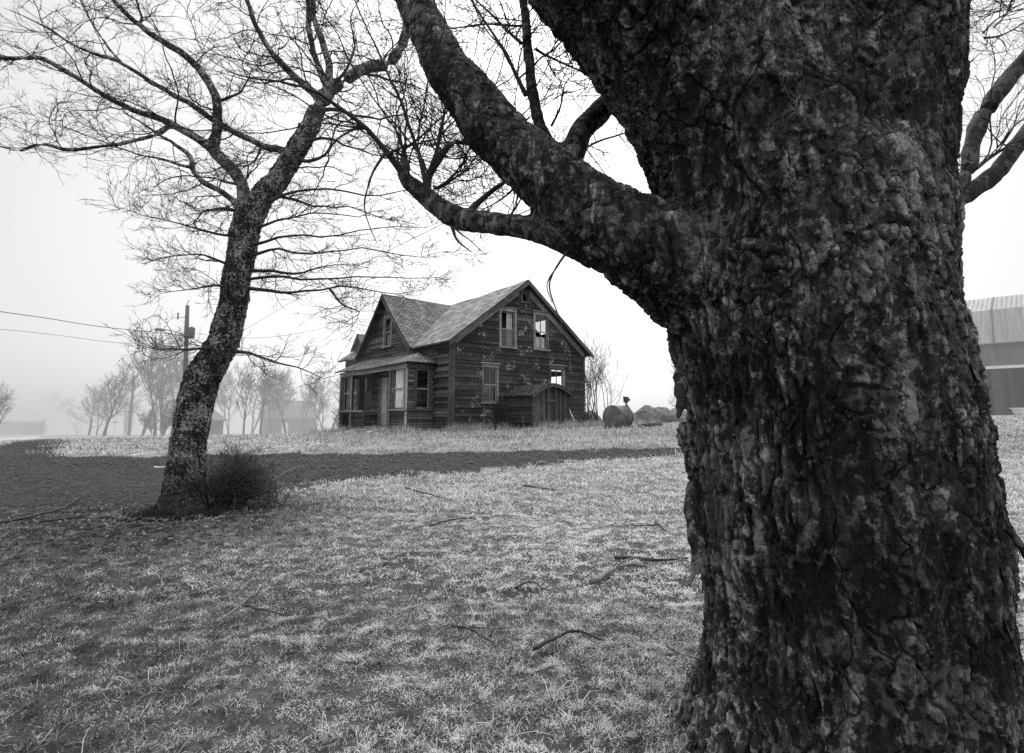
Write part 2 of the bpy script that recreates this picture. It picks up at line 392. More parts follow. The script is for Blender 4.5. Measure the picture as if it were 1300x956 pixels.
def sprout(PT,RD,K,length,ang,up,wander,N,rscale,rng,tmin=.15,tmax=1.0,rmin=.003,horiz=0.0,side=None,taper=.35,rmax=9,zmin=-1):
    """children on a batch of polylines: K per parent"""
    M_,N0,_=PT.shape; n=M_*K
    par=np.repeat(np.arange(M_),K); t=rng.uniform(tmin,tmax,n)*(N0-1.001)
    k=t.astype(int); f=(t-k)[:,None]
    st=PT[par,k]*(1-f)+PT[par,k+1]*f; r0=RD[par,k]*(1-f[:,0])+RD[par,k+1]*f[:,0]
    T=PT[par,k+1]-PT[par,k]; T/=np.linalg.norm(T,axis=1)[:,None]+1e-9
    rv=rnd_unit(n,rng); 
    if horiz: rv[:,2]*=(1-horiz)
    if side is not None: rv=rv+np.asarray(side)
    pr=rv-(rv*T).sum(1)[:,None]*T; pr/=np.linalg.norm(pr,axis=1)[:,None]+1e-9
    a=np.radians(rng.uniform(ang[0],ang[1],n))[:,None]
    D=T*np.cos(a)+pr*np.sin(a)
    D[:,2]=np.maximum(D[:,2],zmin)
    L=rng.uniform(length[0],length[1],n)*(1-.45*(t/(N0-1)))
    out=np.zeros((n,N,3)); out[:,0]=st; cur=D.copy(); step=(L/(N-1))[:,None]; kink=rnd_unit(n,rng)*wander*.5
    for j in range(1,N):
        cur=cur+rnd_unit(n,rng)*wander+kink*(1 if j%2 else -1)+np.array([0,0,up])
        if horiz: cur[:,2]*=(1-horiz*.25)
        cur/=np.linalg.norm(cur,axis=1)[:,None]; out[:,j]=out[:,j-1]+cur*step
    rb=np.minimum(np.maximum(r0*rscale,rmin),rmax)
    R=rb[:,None]*(1-(1-taper)*np.linspace(0,1,N))[None]; R=np.maximum(R,rmin*.6)
    return out,R
def limbs_px(L,n=24,wob=0.0,seed=0):
    """L: list of (px,py,Y,halfwidth px) -> polyline, radii"""
    P=np.array([P3(a,b,c) for a,b,c,d in L]); R=np.array([d*c/F*(c/np.linalg.norm(p-[0,0,CAMZ]))**.6 for (a,b,c,d),p in zip(L,P)])
    pt,r=resample(P,R,n)
    if wob:
        w_=np.stack([perlin(pt*3+seed+7*k) for k in range(3)],1); pt=pt+w_*wob*np.minimum(1,np.arange(n)/3)[:,None]
    return pt,r
def fused(name,lims,voxel,smooth_it,subdiv,ns=16):
    """joins closed tubes into one skin (voxel remesh), returns numpy verts, quads"""
    V,Q=cat_vq([tubes(p[None],r[None],ns,True) for p,r in lims])
    me=npmesh(name+'_tmp',V,Q,M['twig'],False); o=link(name+'_tmp',me)
    md=o.modifiers.new('r','REMESH'); md.mode='VOXEL'; md.voxel_size=voxel
    if smooth_it: m2=o.modifiers.new('s','SMOOTH'); m2.factor=.5; m2.iterations=smooth_it
    if subdiv: m3=o.modifiers.new('u','SUBSURF'); m3.subdivision_type='CATMULL_CLARK'; m3.levels=subdiv; m3.render_levels=subdiv
    dg=bpy.context.evaluated_depsgraph_get(); ev=o.evaluated_get(dg); em=ev.to_mesh()
    n=len(em.vertices); v=np.empty(n*3,np.float32); em.vertices.foreach_get('co',v)
    nr=np.empty(n*3,np.float32); em.vertices.foreach_get('normal',nr)
    lt=np.empty(len(em.polygons),np.int32); em.polygons.foreach_get('loop_total',lt)
    li=np.empty(len(em.loops),np.int32); em.loops.foreach_get('vertex_index',li)
    ev.to_mesh_clear(); bpy.data.objects.remove(o); bpy.data.meshes.remove(me)
    if (lt!=4).any():
        ls=np.concatenate([[0],np.cumsum(lt)[:-1]]); k=lt==4; li=np.stack([li[ls[k]+i] for i in range(4)],1)
    else: li=li.reshape(-1,4)
    return v.reshape(-1,3).astype(float),li,nr.reshape(-1,3).astype(float)
# ================================================================== SETTING
def graded(lo,hi,steps):
    """steps: list of (limit, spacing) outward from a start"""
    out=[lo]; 
    while out[-1]<hi:
        x=out[-1]; sp=next(s for l,s in steps if x<l); out.append(x+sp)
    return np.array(out)
def ground():
    xs=graded(0,900,[(9,.12),(16,.25),(40,.8),(120,4),(1e9,60)]); xs=np.concatenate([-xs[::-1][:-1],xs])
    ys=graded(1.2,1500,[(10,.10),(22,.2),(34,.5),(60,1.5),(150,6),(1e9,80)]); ys=np.concatenate([[-200,-60,-20,-6,-2,0],ys])
    X,Y=np.meshgrid(xs,ys); Z=terr(X,Y)
    p=np.stack([X.ravel(),Y.ravel(),0*X.ravel()],1)
    m=drive_mask(X,Y).reshape(X.shape); rm=road_mask(X,Y).reshape(X.shape)
    near=(1-sst(14,40,Y))
    b=(.035*fbm(p*3.1,4)+.024*perlin(p*9)).reshape(X.shape)*near*(1-sst(-.3,.2,m))
    Z=Z+b-.05*sst(-.2,.3,m)-.06*sst(-.4,.4,rm)*(Y<80)
    idx=np.arange(X.size).reshape(X.shape); Q=np.stack([idx[:-1,:-1],idx[:-1,1:],idx[1:,1:],idx[1:,:-1]],-1).reshape(-1,4)
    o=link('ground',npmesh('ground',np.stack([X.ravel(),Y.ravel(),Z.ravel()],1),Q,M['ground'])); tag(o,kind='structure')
ground()
def sheet(name,maskfn,poly,step,mat,lift,rough,kind='structure'):
    poly=np.array(poly); x0,y0=poly.min(0)-1.5; x1,y1=poly.max(0)+1.5
    xs=np.arange(x0,x1,step); ys=np.arange(y0,y1,step); X,Y=np.meshgrid(xs,ys); m=maskfn(X,Y).reshape(X.shape)
    p=np.stack([X.ravel(),Y.ravel(),0*X.ravel()+3],1)
    Z=terr(X,Y)+lift-.22*sst(.15,-.35,m)+(rough*(fbm(p*3,4))).reshape(X.shape)-(.05*np.exp(-((m-.9)/.28)**2)+.05*np.exp(-((m-2.3)/.28)**2))*(name=='driveway')
    idx=np.arange(X.size).reshape(X.shape); Q=np.stack([idx[:-1,:-1],idx[:-1,1:],idx[1:,1:],idx[1:,:-1]],-1).reshape(-1,4)
    keep=(m[:-1,:-1]>-.8).ravel(); Q=Q[keep]
    us=np.unique(Q); mp=np.zeros(X.size,int); mp[us]=np.arange(len(us)); V=np.stack([X.ravel(),Y.ravel(),Z.ravel()],1)[us]
    o=link(name,npmesh(name,V,mp[Q],mat)); tag(o,kind=kind); return o
sheet('driveway',drive_mask,DRIVE,.16,M['gravel'],.015,.018)
sheet('road',road_mask,ROAD,.6,M['pave'],.05,.0)
# ================================================================== BIG MAPLE (foreground)
def ang_w(l,r,y,D):
    """centre x and radius of an upright round trunk seen between two columns, centre depth D"""
    e=ray(650,y)[1]; a0=math.atan((l-650)/F/e); a1=math.atan((r-650)/F/e); c=(a0+a1)/2; h=(a1-a0)/2
    x=math.tan(c)*D; dist=math.hypot(x,D); z=P3(650,y,dist*math.cos(c))[2]
    return np.array([x,D,z]),dist*math.sin(h)
TD=2.75
def tr(pts): 
    a=[ang_w(*p) for p in pts]; return np.array([q[0] for q in a]),np.array([q[1] for q in a])
P0,R0=tr([(820,1380,1180,TD),(862,1335,1020,TD),(884,1312,940,TD),(899,1298,866,TD),(900,1291,780,TD),(889,1283,700,TD),(880,1274,640,TD),(872,1262,550,TD),(866,1248,480,TD),(853,1230,420,TD),(850,1219,370,TD+.02),(858,1212,300,TD+.05),(890,1195,220,TD+.10),(930,1170,120,TD+.16),(970,1130,20,TD+.2)])
PL,RL=tr([(862,1120,400,TD),(838,1130,300,TD+.03),(826,1120,225,TD+.05),(806,1080,160,TD+.03),(775,1040,100,TD),(742,1010,50,TD-.02),(712,975,0,TD-.05),(650,910,-80,TD-.08),(590,840,-170,TD-.1)])
PR,RR=tr([(930,1219,400,TD+.05),(940,1218,300,TD+.05),(945,1222,200,TD+.05),(950,1234,100,TD+.05),(950,1246,0,TD+.05),(960,1262,-90,TD+.1),(975,1270,-190,TD+.15)])
PM,RM=tr([(900,1180,420,TD+.1),(890,1180,300,TD+.1),(870,1180,200,TD+.1),(845,1160,100,TD+.15),(800,1140,0,TD+.2),(760,1120,-90,TD+.3)])
trunk_big=[resample(P0,R0,40),resample(PL,RL*.98,30),resample(PR,RR,30),resample(PM,RM,30)]
limb_main=[(960,420,2.75,82),(900,362,2.72,78),(850,328,2.70,71),(800,304,2.72,61),(748,268,2.76,54),(697,227,2.82,45.5),(650,189,2.88,42),(608,140,2.95,40),(573,92,3.02,36),(550,50,3.08,32),(530,8,3.15,30),(515,-40,3.22,32),(500,-110,3.35,29)]
limb_low=[(760,318,2.78,30),(715,300,2.80,22),(680,291,2.83,16.5),(640,287,2.9,16),(605,283,2.96,16),(578,276,3.02,17),(556,262,3.07,15),(540,250,3.1,14),(524,240,3.15,12.5),(513,228,3.2,11),(510,212,3.25,8),(512,198,3.3,5)]
limb_back=[(712,215,2.95,26),(728,190,3.0,20),(742,165,3.08,17),(757,146,3.18,18),(775,130,3.3,16),(800,108,3.45,14),(830,80,3.6,12)]
limb_up=[(700,195,2.95,15),(688,163,3.0,10),(680,130,3.05,10.5),(672,92,3.1,9.5),(668,55,3.15,9.5),(665,10,3.2,9),(660,-50,3.3,8)]
limb_r1=[(1195,250,2.85,10),(1226,222,3.0,8),(1236,180,3.1,8.5),(1252,142,3.2,9),(1275,108,3.3,9.5),(1305,70,3.4,9),(1345,10,3.6,8),(1370,-60,3.8,6)]
limb_r2=[(1195,262,2.9,10),(1226,246,3.0,10),(1250,231,3.1,9.5),(1277,204,3.2,9),(1303,168,3.3,8.5),(1345,120,3.5,7),(1400,60,3.8,5)]
big_l=[limbs_px(l,26,.025,i) for i,l in enumerate([limb_main,limb_low,limb_back,limb_up])]; right_l=[limbs_px(l,30,.008,80+i) for i,l in enumerate([limb_r1,limb_r2])]; right_l=[(p,r*1.45) for p,r in right_l]
# root flare
roots=[]
bc=P0[1]
for a,ln in ((200,.75),(240,.7),(290,.8),(335,.7),(20,.8),(100,.8),(150,.7)):
    ar=math.radians(a); d=np.array([math.cos(ar),math.sin(ar),0])
    c0=np.array([bc[0],TD,0])
    roots.append(resample([c0+d*.25+[0,0,.55],c0+d*.44+[0,0,.22],c0+d*.62+[0,0,.02],c0+d*(.66+ln*.3)+[0,0,-.14]],[.24,.18,.11,.05],10))
V,Q,N=fused('big',trunk_big+big_l+roots,.022,9,2)
# keep the fine mesh only; bark relief
tz=V[:,2]; axis_x=np.interp(tz,P0[::1][:,2][np.argsort(P0[:,2])],P0[:,0][np.argsort(P0[:,2])])
istrunk=sst(.95,.7,np.hypot(V[:,0]-axis_x,V[:,1]-TD))*sst(2.9,2.3,tz)
def near_skel(V,lims):
    """radius and direction of the nearest limb axis"""
    PT=np.vstack([resample(p,r,24)[0] for p,r in lims]); TT=np.vstack([np.gradient(resample(p,r,24)[0],axis=0) for p,r in lims]); RR_=np.concatenate([resample(p,r,24)[1] for p,r in lims])
    TT/=np.linalg.norm(TT,axis=1)[:,None]+1e-9; out=np.zeros(len(V),int)
    for k in range(0,len(V),40000):
        v=V[k:k+40000]; d2=(v**2).sum(1)[:,None]-2*v@PT.T+(PT**2).sum(1)[None]; d=np.sqrt(np.maximum(d2,0))-RR_[None]; out[k:k+40000]=d.argmin(1)
    return RR_[out],TT[out]
def bark(V,N,tr_,rad):
    k_=np.clip(rad/.28,.12,1.0)
    zz=np.linspace(-1,8,900); cz=np.cumsum(.24+.66*sst(2.5,4.4,zz))*.01; st=np.stack([V[:,0],V[:,1],np.interp(V[:,2],zz,cz)],1)
    wv=np.stack([perlin(V*5+9),perlin(V*5+31),perlin(V*5+57)],1)+.5*np.stack([perlin(V*13+9),perlin(V*13+31),perlin(V*13+57)],1)
    wp=st+.022*wv
    lump=fbm(V*2.2,2)*.018
    f1,f2,cid=worley(wp*[10,10,9]); crack=1-sst(.0,.14,f2-f1)
    g1,g2,gid=worley(wp*[25,25,22]+5); crack2=1-sst(.0,.18,g2-g1)
    h1,h2,hid=worley((wp+.01*wv)*[52,52,44]+15)
    rough=sst(-.2,.3,fbm(V*1.9+40,2)); edge=sst(.25,.7,np.abs(N[:,0]))*tr_; rough=np.clip(rough+.6*edge,0,1)
    plate=(cid-.5)*.007*rough+(gid-.5)*.0035+(hid-.5)*.002
    ridged=(1-np.abs(fbm(st*[15,15,6]+.3*wv,3)))**2
    fine=fbm(V*[40,40,14],3)*.0026+fbm(V*110,2)*.0016
    fl1=fbm(wp*[12,12,14]+70,4); step=.006*sst(.05,.07,fl1)+.005*sst(.25,.27,fl1)+.005*sst(-.22,-.20,fl1)
    big1,big2,bid=worley((st+.06*wv)*[5.5,5.5,4]+33); bcr=1-sst(.0,.05,big2-big1)
    d=lump+plate+(bid-.5)*.005-.014*bcr-.014*crack*rough-.005*crack2+fine+step+(edge*.024+.010*(.3+.7*rough))*(ridged-.6)
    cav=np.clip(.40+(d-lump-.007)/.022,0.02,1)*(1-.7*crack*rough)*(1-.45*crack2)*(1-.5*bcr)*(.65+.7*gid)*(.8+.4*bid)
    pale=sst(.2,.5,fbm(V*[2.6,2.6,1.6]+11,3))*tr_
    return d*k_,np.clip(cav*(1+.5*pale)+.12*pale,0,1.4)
def scales(V,N,T,n,rng,size,keep=None,asp=1.8):
    """small curled bark scales sitting on the surface"""
    w_=rng.integers(0,len(V),n)
    if keep is not None: w_=w_[keep[w_]]
    n=len(w_); P=V[w_]; Nn=N[w_]; t=T[w_]+rng.normal(0,.35,(n,3)); t-= (t*Nn).sum(1)[:,None]*Nn; t/=np.linalg.norm(t,axis=1)[:,None]+1e-9; b=np.cross(Nn,t)
    L=size[0]*np.exp(rng.normal(0,.45,n)); Wd=L/asp*rng.uniform(.6,1.3,n); tilt=rng.uniform(-.05,.28,n); curl=rng.uniform(.0,.35,n)
    out=np.zeros((n,9,3)); k=0
    for i in (-1,0,1):
        for j in (-1,0,1):
            ja=i*.5*L*(1+rng.uniform(-.3,.3,n)-(.35 if j else 0)); jb=j*.5*Wd*(1+rng.uniform(-.35,.35,n)-(.3 if i else 0))
            lift=.003+tilt*(-(ja))*.7+curl*np.abs(jb)+rng.uniform(0,.0015,n)
            out[:,k]=P+t*ja[:,None]+b*jb[:,None]+Nn*np.maximum(lift,-.004)[:,None]; k+=1
    q=np.array([[0,1,4,3],[1,2,5,4],[3,4,7,6],[4,5,8,7]]); Q=(np.arange(n)[:,None,None]*9+q[None]).reshape(-1,4)
    return out.reshape(-1,3),Q,np.repeat(np.clip(rng.beta(2.0,3.6,n)*.95,.06,1.1),9)
radb,tanb=near_skel(V,trunk_big+big_l)
d,cav=bark(V,N,istrunk,radb)
V=V+N*d[:,None]
rsc=np.random.default_rng(55)
vis=(V[:,2]<4.2)&(V[:,1]<3.9)
rgh=fbm(V*1.9+40,2)
sv1=scales(V,N,tanb,13000,rsc,(.016,),vis&(radb>.10)&(rgh>-.25),1.5); sv2=scales(V,N,tanb,5200,rsc,(.055,),vis&(radb>.3)&((np.abs(N[:,0])>.45)|(rgh>.22))&(V[:,2]<2.6),4.2)
n0=len(V); V=np.vstack([V,sv1[0],sv2[0]]); Q=np.vstack([Q,sv1[1]+n0,sv2[1]+n0+len(sv1[0])]); cav=np.concatenate([cav,sv1[2],sv2[2]])
base_big=np.array([bc[0],TD,gz(bc[0],TD)])
big=empty('maple_tree',base_big,'huge old maple with dark flaking bark and low forking limb in the foreground','tree')
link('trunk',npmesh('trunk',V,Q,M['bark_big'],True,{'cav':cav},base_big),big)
# hanging bark strips
def strip(mb_list,pts,wd,tw=.3):
    P=np.array([P3(*p) for p in pts]); pt,_=resample(P,np.ones(len(P)),14)
    w_=wd*np.sin(np.linspace(.25,PI-.05,14))**.6*(1+.3*np.sin(np.arange(14)*2.1)); T=np.gradient(pt,axis=0); T/=np.linalg.norm(T,axis=1)[:,None]
    s_=np.cross(T,[0,-1,.1]); s_/=np.linalg.norm(s_,axis=1)[:,None]; dn=np.cross(T,s_)
    V=np.concatenate([pt-s_*w_[:,None],pt+s_*w_[:,None]*.9+dn*.008,pt+s_*w_[:,None]*.9+dn*.02,pt-s_*w_[:,None]+dn*.012]); n=14
    Q=[]
    for j in range(n-1):
        for a in range(4): b=(a+1)%4; Q.append((a*n+j,b*n+j,b*n+j+1,a*n+j+1))
    mb_list.append((V,np.array(Q)))
for pts,wd in [([(866,455,2.55),(862,480,2.5),(865,510,2.47),(862,530,2.46)],.022),([(868,535,2.5),(866,552,2.47),(870,575,2.46)],.02),
    ([(877,612,2.42),(874,640,2.4),(879,680,2.36),(884,715,2.36),(876,742,2.33)],.016),([(884,672,2.4),(890,700,2.36),(886,730,2.34)],.02),
    ([(1236,570,2.32),(1258,610,2.30),(1276,660,2.28),(1296,690,2.27),(1306,710,2.26)],.012),([(1215,690,2.22),(1235,725,2.2),(1250,765,2.2),(1280,815,2.19)],.010),
    ([(1160,600,2.13),(1172,640,2.12),(1190,670,2.12)],.012),([(1222,450,2.42),(1232,480,2.38),(1250,520,2.36)],.02),([(960,640,2.16),(965,672,2.15),(962,700,2.14)],.018)]:
    L=[]; strip(L,pts,wd); v,q=L[0]; link('bark_strip',npmesh('bark_strip',v,q,M['bark_big'],False,{'cav':np.full(len(v),.45)},base_big),big)
# secondary branches on the big tree
rg=np.random.default_rng(21)
def px_line(L,n=16,wob=.02,seed=1): return limbs_px(L,n,wob,seed)
thin_big=[[(548,262,3.08,4.5),(538,228,3.0,4),(528,190,2.95,3),(519,160,2.9,3),(512,130,2.85,2.6),(497,100,2.8,2.4),(478,60,2.75,2.2),(462,30,2.7,2),(446,-10,2.65,1.8)],
 [(515,225,3.2,6),(500,205,3.15,5),(480,180,3.1,4.2),(462,158,3.05,4),(440,142,3.0,3.8),(418,128,2.95,3.5),(395,115,2.9,3),(350,105,2.85,2.5),(310,100,2.8,2),(285,90,2.78,1.2)],
 [(540,246,3.15,7),(545,225,3.2,6),(556,205,3.3,6.5),(570,186,3.4,6),(585,182,3.45,4),(605,187,3.5,3.5),(640,196,3.6,3),(680,200,3.7,2)],
 [(545,222,3.2,4),(553,190,3.25,3.6),(560,160,3.3,3.2),(566,128,3.35,2.6)],
 [(516,215,3.25,6),(514,195,3.3,5.5),(517,182,3.35,4)],
 [(595,272,3.0,6),(605,260,3.05,5.5),(620,248,3.1,5),(645,231,3.2,4.5),(680,215,3.4,3)],
 [(550,238,3.1,3),(562,235,3.1,3),(578,224,3.1,2.6)],
 [(668,121,3.1,4),(655,95,3.1,3.2),(643,65,3.15,2.8),(622,35,3.2,2.6),(600,0,3.3,2.3),(585,-40,3.4,2)],
 [(662,55,3.15,3),(645,38,3.2,2.6),(620,15,3.3,2.4),(590,-10,3.4,2)],
 [(680,62,3.15,2.5),(700,72,3.2,2),(730,88,3.4,2),(770,110,3.6,1.5)],
 [(673,33,3.15,2),(640,32,3.3,2.2),(600,34,3.5,2.2),(560,38,3.7,1.5)],
 [(700,160,3.3,2),(712,135,3.3,1.6),(718,105,3.3,1.2),(728,95,3.3,.9)],
 [(735,192,3.2,2),(760,180,3.4,2),(800,168,3.8,2)],
 [(738,300,2.75,2.2),(716,325,2.74,1.9),(700,352,2.72,1.6),(697,372,2.7,1.5),(708,405,2.68,1.2),(712,420,2.68,.8)],
 [(708,338,2.73,1.2),(694,362,2.7,1.1),(700,385,2.7,1)],
 [(488,195,3.1,2.5),(476,215,3.05,2),(468,240,3.0,1.8),(463,262,3.0,1.6),(468,290,2.95,1.2),(476,310,2.9,.8)],
 [(490,198,3.1,3),(505,190,3.1,2.6),(522,183,3.1,2)],
 [(1250,48,3.2,2),(1275,44,3.3,1.8),(1300,30,3.4,1.6),(1330,15,3.5,1.2)],[(1248,42,3.2,1.8),(1268,22,3.3,1.5),(1300,2,3.4,1.2)],[(1262,35,3.3,1.5),(1280,12,3.3,1.2),(1290,-10,3.4,1)],
 [(1238,215,3.1,3),(1255,203,3.15,3.4),(1280,186,3.2,3),(1310,172,3.3,2.5)],
 [(572,283,3.0,2),(585,296,2.98,1.4),(600,306,2.95,1),(618,322,2.93,.8)],[(572,282,3.0,3),(574,296,3.0,2.4),(580,306,3.0,2),(596,318,3.0,1.3)],
 [(655,236,3.4,2),(640,250,3.4,1.6),(622,262,3.4,1.4),(606,270,3.4,1.1)],
 [(640,285,3.2,2),(655,262,3.3,1.8),(668,240,3.4,1.4)]]
tb=[px_line(l,14,.018,30+i) for i,l in enumerate(thin_big)]; tb=[(p,r*np.linspace(1,.55,14)) for p,r in tb]
for p,r in right_l:
    v,q=tubes(p[None],r[None],20); c_=np.repeat(p,20,0); nn=v-c_; nn/=np.linalg.norm(nn,axis=1)[:,None]; v=v+nn*(.010*fbm(v*9,3)+.005*fbm(v*40,2))[:,None]
    link('branch',npmesh('branch',v,q,M['bark_big'],True,{'cav':np.clip(.2+.4*fbm(v*30,2),.03,1)},base_big),big)
for p,r in tb:
    v,q=tubes(p[None],r[None],8); link('branch',npmesh('branch',v,q,M['twig_mid'],True,None,base_big),big)
def crown(par,spec,rng,scale=1.0,horiz=.0,zmin=-1):
    """spec: list of (K, (lmin,lmax), (a0,a1), up, wander, N, rscale, rmin)"""
    out=[]; cur=par
    for (K,ln,an,up,wa,n,rs,rm,ns,tmin,rx) in spec:
        c=sprout(cur[0],cur[1],K,(ln[0]*scale,ln[1]*scale),an,up,wa,n,rs,rng,tmin=tmin,rmin=rm,horiz=horiz,rmax=rx,zmin=zmin)
        out.append(tubes(c[0],c[1],ns)); cur=c
    return out
def stack(lines,n=14):
    a=[resample(p,r,n) for p,r in lines]; return np.array([x[0] for x in a]),np.array([x[1] for x in a])
tw=[]
sp_big=[(9,(.4,1.3),(30,75),.03,.27,13,.5,.0032,4,.15,.007),(7,(.15,.5),(30,70),.03,.3,8,.6,.0021,3,.12,.005),(4,(.05,.18),(30,70),.05,.28,5,.7,.0015,3,.2,.003)]
tw+=crown(stack([t for i,t in enumerate(tb) if i not in (5,13,14,15,21,22)]),sp_big,rg,zmin=.0)
tw+=crown(stack([big_l[3],big_l[1]]),[(6,(.3,.9),(40,80),.04,.2,10,.12,.003,4,.3,.007)]+sp_big[1:],rg,zmin=.05)
tw+=crown(stack([right_l[0],right_l[1],big_l[2]]),[(2,(.3,.7),(40,80),.05,.2,9,.12,.003,4,.6,.007)]+sp_big[1:],rg,zmin=-.1)
v,q=cat_vq(tw); link('twigs',npmesh('twigs',v,q,M['twig'],True,None,base_big),big)
# ================================================================== LEFT MAPLE
Yt=9.3
tl=[(226,700,Yt,46),(230,665,Yt,36),(234,645,Yt,30),(237,600,Yt,24),(241,560,Yt,22),(247,520,Yt,22.5),(256,488,Yt,23.5),(268,460,Yt,21.5),(281,438,Yt,20.5),(290,410,Yt,19.5),(297,380,Yt,19),(303,340,Yt,19),(310,300,Yt,20),(316,272,Yt,20),(318,252,Yt,15)]
A1=[(316,285,Yt,13),(311,259,Yt,10),(307,234,Yt-.05,9),(293,211,Yt-.1,9),(271,190,Yt-.15,9.5),(274,167,Yt-.2,7.5),(276,130,Yt-.3,7),(259,96,Yt-.4,6.5),(238,73,Yt-.5,6),(205,52,Yt-.6,5.5),(176,33,Yt-.7,5),(144,0,Yt-.9,4.5),(105,-50,Yt-1.1,3.5)]
A2=[(271,190,Yt-.15,8),(245,172,Yt-.3,6.5),(209,154,Yt-.5,5.5),(167,138,Yt-.8,5),(126,117,Yt-1.1,5),(88,92,Yt-1.4,4.8),(54,74,Yt-1.6,5),(29,73,Yt-1.8,4.6),(0,75,Yt-2.0,4.4),(-50,60,Yt-2.3,3.5)]
A2b=[(232,166,Yt-.36,5),(217,160,Yt-.46,5.5),(208,165,Yt-.5,5),(196,172,Yt-.6,3.8),(170,179,Yt-.7,3.5),(126,186,Yt-1,3.5),(84,190,Yt-1.2,3.8),(54,184,Yt-1.4,3.6),(25,191,Yt-1.6,3.2),(-10,186,Yt-1.8,2.6),(-50,195,Yt-2,2)]
A3=[(307,272,Yt,6),(299,258,Yt,5),(284,246,Yt+.1,4.6),(262,234,Yt+.2,4.5),(247,218,Yt+.3,4),(241,199,Yt+.4,4),(218,180,Yt+.5,3),(184,159,Yt+.6,2.5),(155,140,Yt+.7,2)]
A3b=[(243,213,Yt+.3,3),(209,204,Yt+.4,2.6),(176,196,Yt+.5,2.2),(142,184,Yt+.6,2),(96,167,Yt+.7,1.6),(54,147,Yt+.8,1.2)]
B=[(312,300,Yt,14),(327,259,Yt,17),(341,240,Yt,16.5),(358,220,Yt+.05,15.5),(381,184,Yt+.1,14.5),(395,155,Yt+.15,13),(405,133,Yt+.22,12),(418,115,Yt+.35,10.5),(435,102,Yt+.5,9),(456,90,Yt+.6,8.5),(473,82,Yt+.7,8.5),(492,82,Yt+.8,9),(506,66,Yt+.9,8.5),(516,40,Yt+1,8),(520,10,Yt+1.1,7.5),(522,-40,Yt+1.2,6)]
B1=[(368,196,Yt+.1,7),(355,191,Yt,6),(335,185,Yt,5.2),(315,176,Yt-.05,5),(293,166,Yt-.1,5),(251,138,Yt-.2,4.6),(218,119,Yt-.3,4.3),(176,92,Yt-.4,3.8),(146,77,Yt-.5,3.5),(105,63,Yt-.6,3),(63,38,Yt-.7,2.6),(21,15,Yt-.8,2.2),(-20,2,Yt-.9,1.8)]
B1a=[(153,78,Yt-.5,2.5),(130,50,Yt-.5,2.5),(113,21,Yt-.5,2.2),(98,-10,Yt-.5,2)]
B2=[(408,128,Yt+.25,8),(398,116,Yt+.2,6.5),(385,107,Yt+.1,6),(360,84,Yt,5.5),(345,68,Yt,5),(335,50,Yt,4.6),(322,25,Yt,4.4),(310,-10,Yt,4)]
B3=[(408,132,Yt+.25,8),(416,108,Yt+.25,6.5),(418,84,Yt+.25,6),(409,55,Yt+.3,5.5),(399,25,Yt+.3,5),(394,-20,Yt+.3,5)]
B4=[(415,115,Yt+.3,5),(400,70,Yt+.5,5),(393,40,Yt+.5,4.8),(392,0,Yt+.5,4.5),(392,-40,Yt+.5,4)]
leftL=[limbs_px(l,30,.03,60+i) for i,l in enumerate([tl,A1,A2,A2b,A3,A3b,B,B1,B1a,B2,B3,B4])]
bL=leftL[0][0][2]; base_left=np.array([bL[0],Yt,gz(bL[0],Yt)])
rootsL=[]
for a in (190,235,300,350,60,120):
    ar=math.radians(a); dd=np.array([math.cos(ar),math.sin(ar),0]); c0=np.array([bL[0],Yt,gz(bL[0],Yt)])
    rootsL.append(resample([c0+dd*.10+[0,0,.42],c0+dd*.24+[0,0,.13],c0+dd*.38+[0,0,.0],c0+dd*.6+[0,0,-.12]],[.17,.13,.08,.04],10))
V,Q,N=fused('left',leftL+rootsL,.024,4,1)
trl=sst(.8,.5,np.abs(V[:,2]-1.5)/3.0)
p=V*[1,1,.45]; f1,f2,cid=worley(p*16); g1,g2,gid=worley(V*34)
p=p+.02*np.stack([perlin(V*9),perlin(V*9+31),perlin(V*9+57)],1); f1,f2,cid=worley(p*[19,19,14])
radl,tanl=near_skel(V,leftL)
d=(.010*(cid-.5)-.008*(1-sst(.0,.2,f2-f1))+.016*fbm(V*4,3)+.007*fbm(V*26,3))*np.clip(radl/.22,.3,1)
thick=1.0
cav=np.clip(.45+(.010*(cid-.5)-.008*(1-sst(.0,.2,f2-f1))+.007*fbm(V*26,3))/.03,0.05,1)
V=V+N*(d*thick)[:,None]
sl1=scales(V,N,tanl,16000,rsc,(.045,),radl>.13,1.4); n0=len(V); V=np.vstack([V,sl1[0]]); Q=np.vstack([Q,sl1[1]+n0]); cav=np.concatenate([cav,sl1[2]])
left=empty('maple_tree',base_left,'bare forked maple with lichen mottled leaning trunk beside the gravel drive','tree')
link('trunk',npmesh('trunk',V,Q,M['bark_left'],True,{'cav':cav},base_left),left)
rl=np.random.default_rng(5)
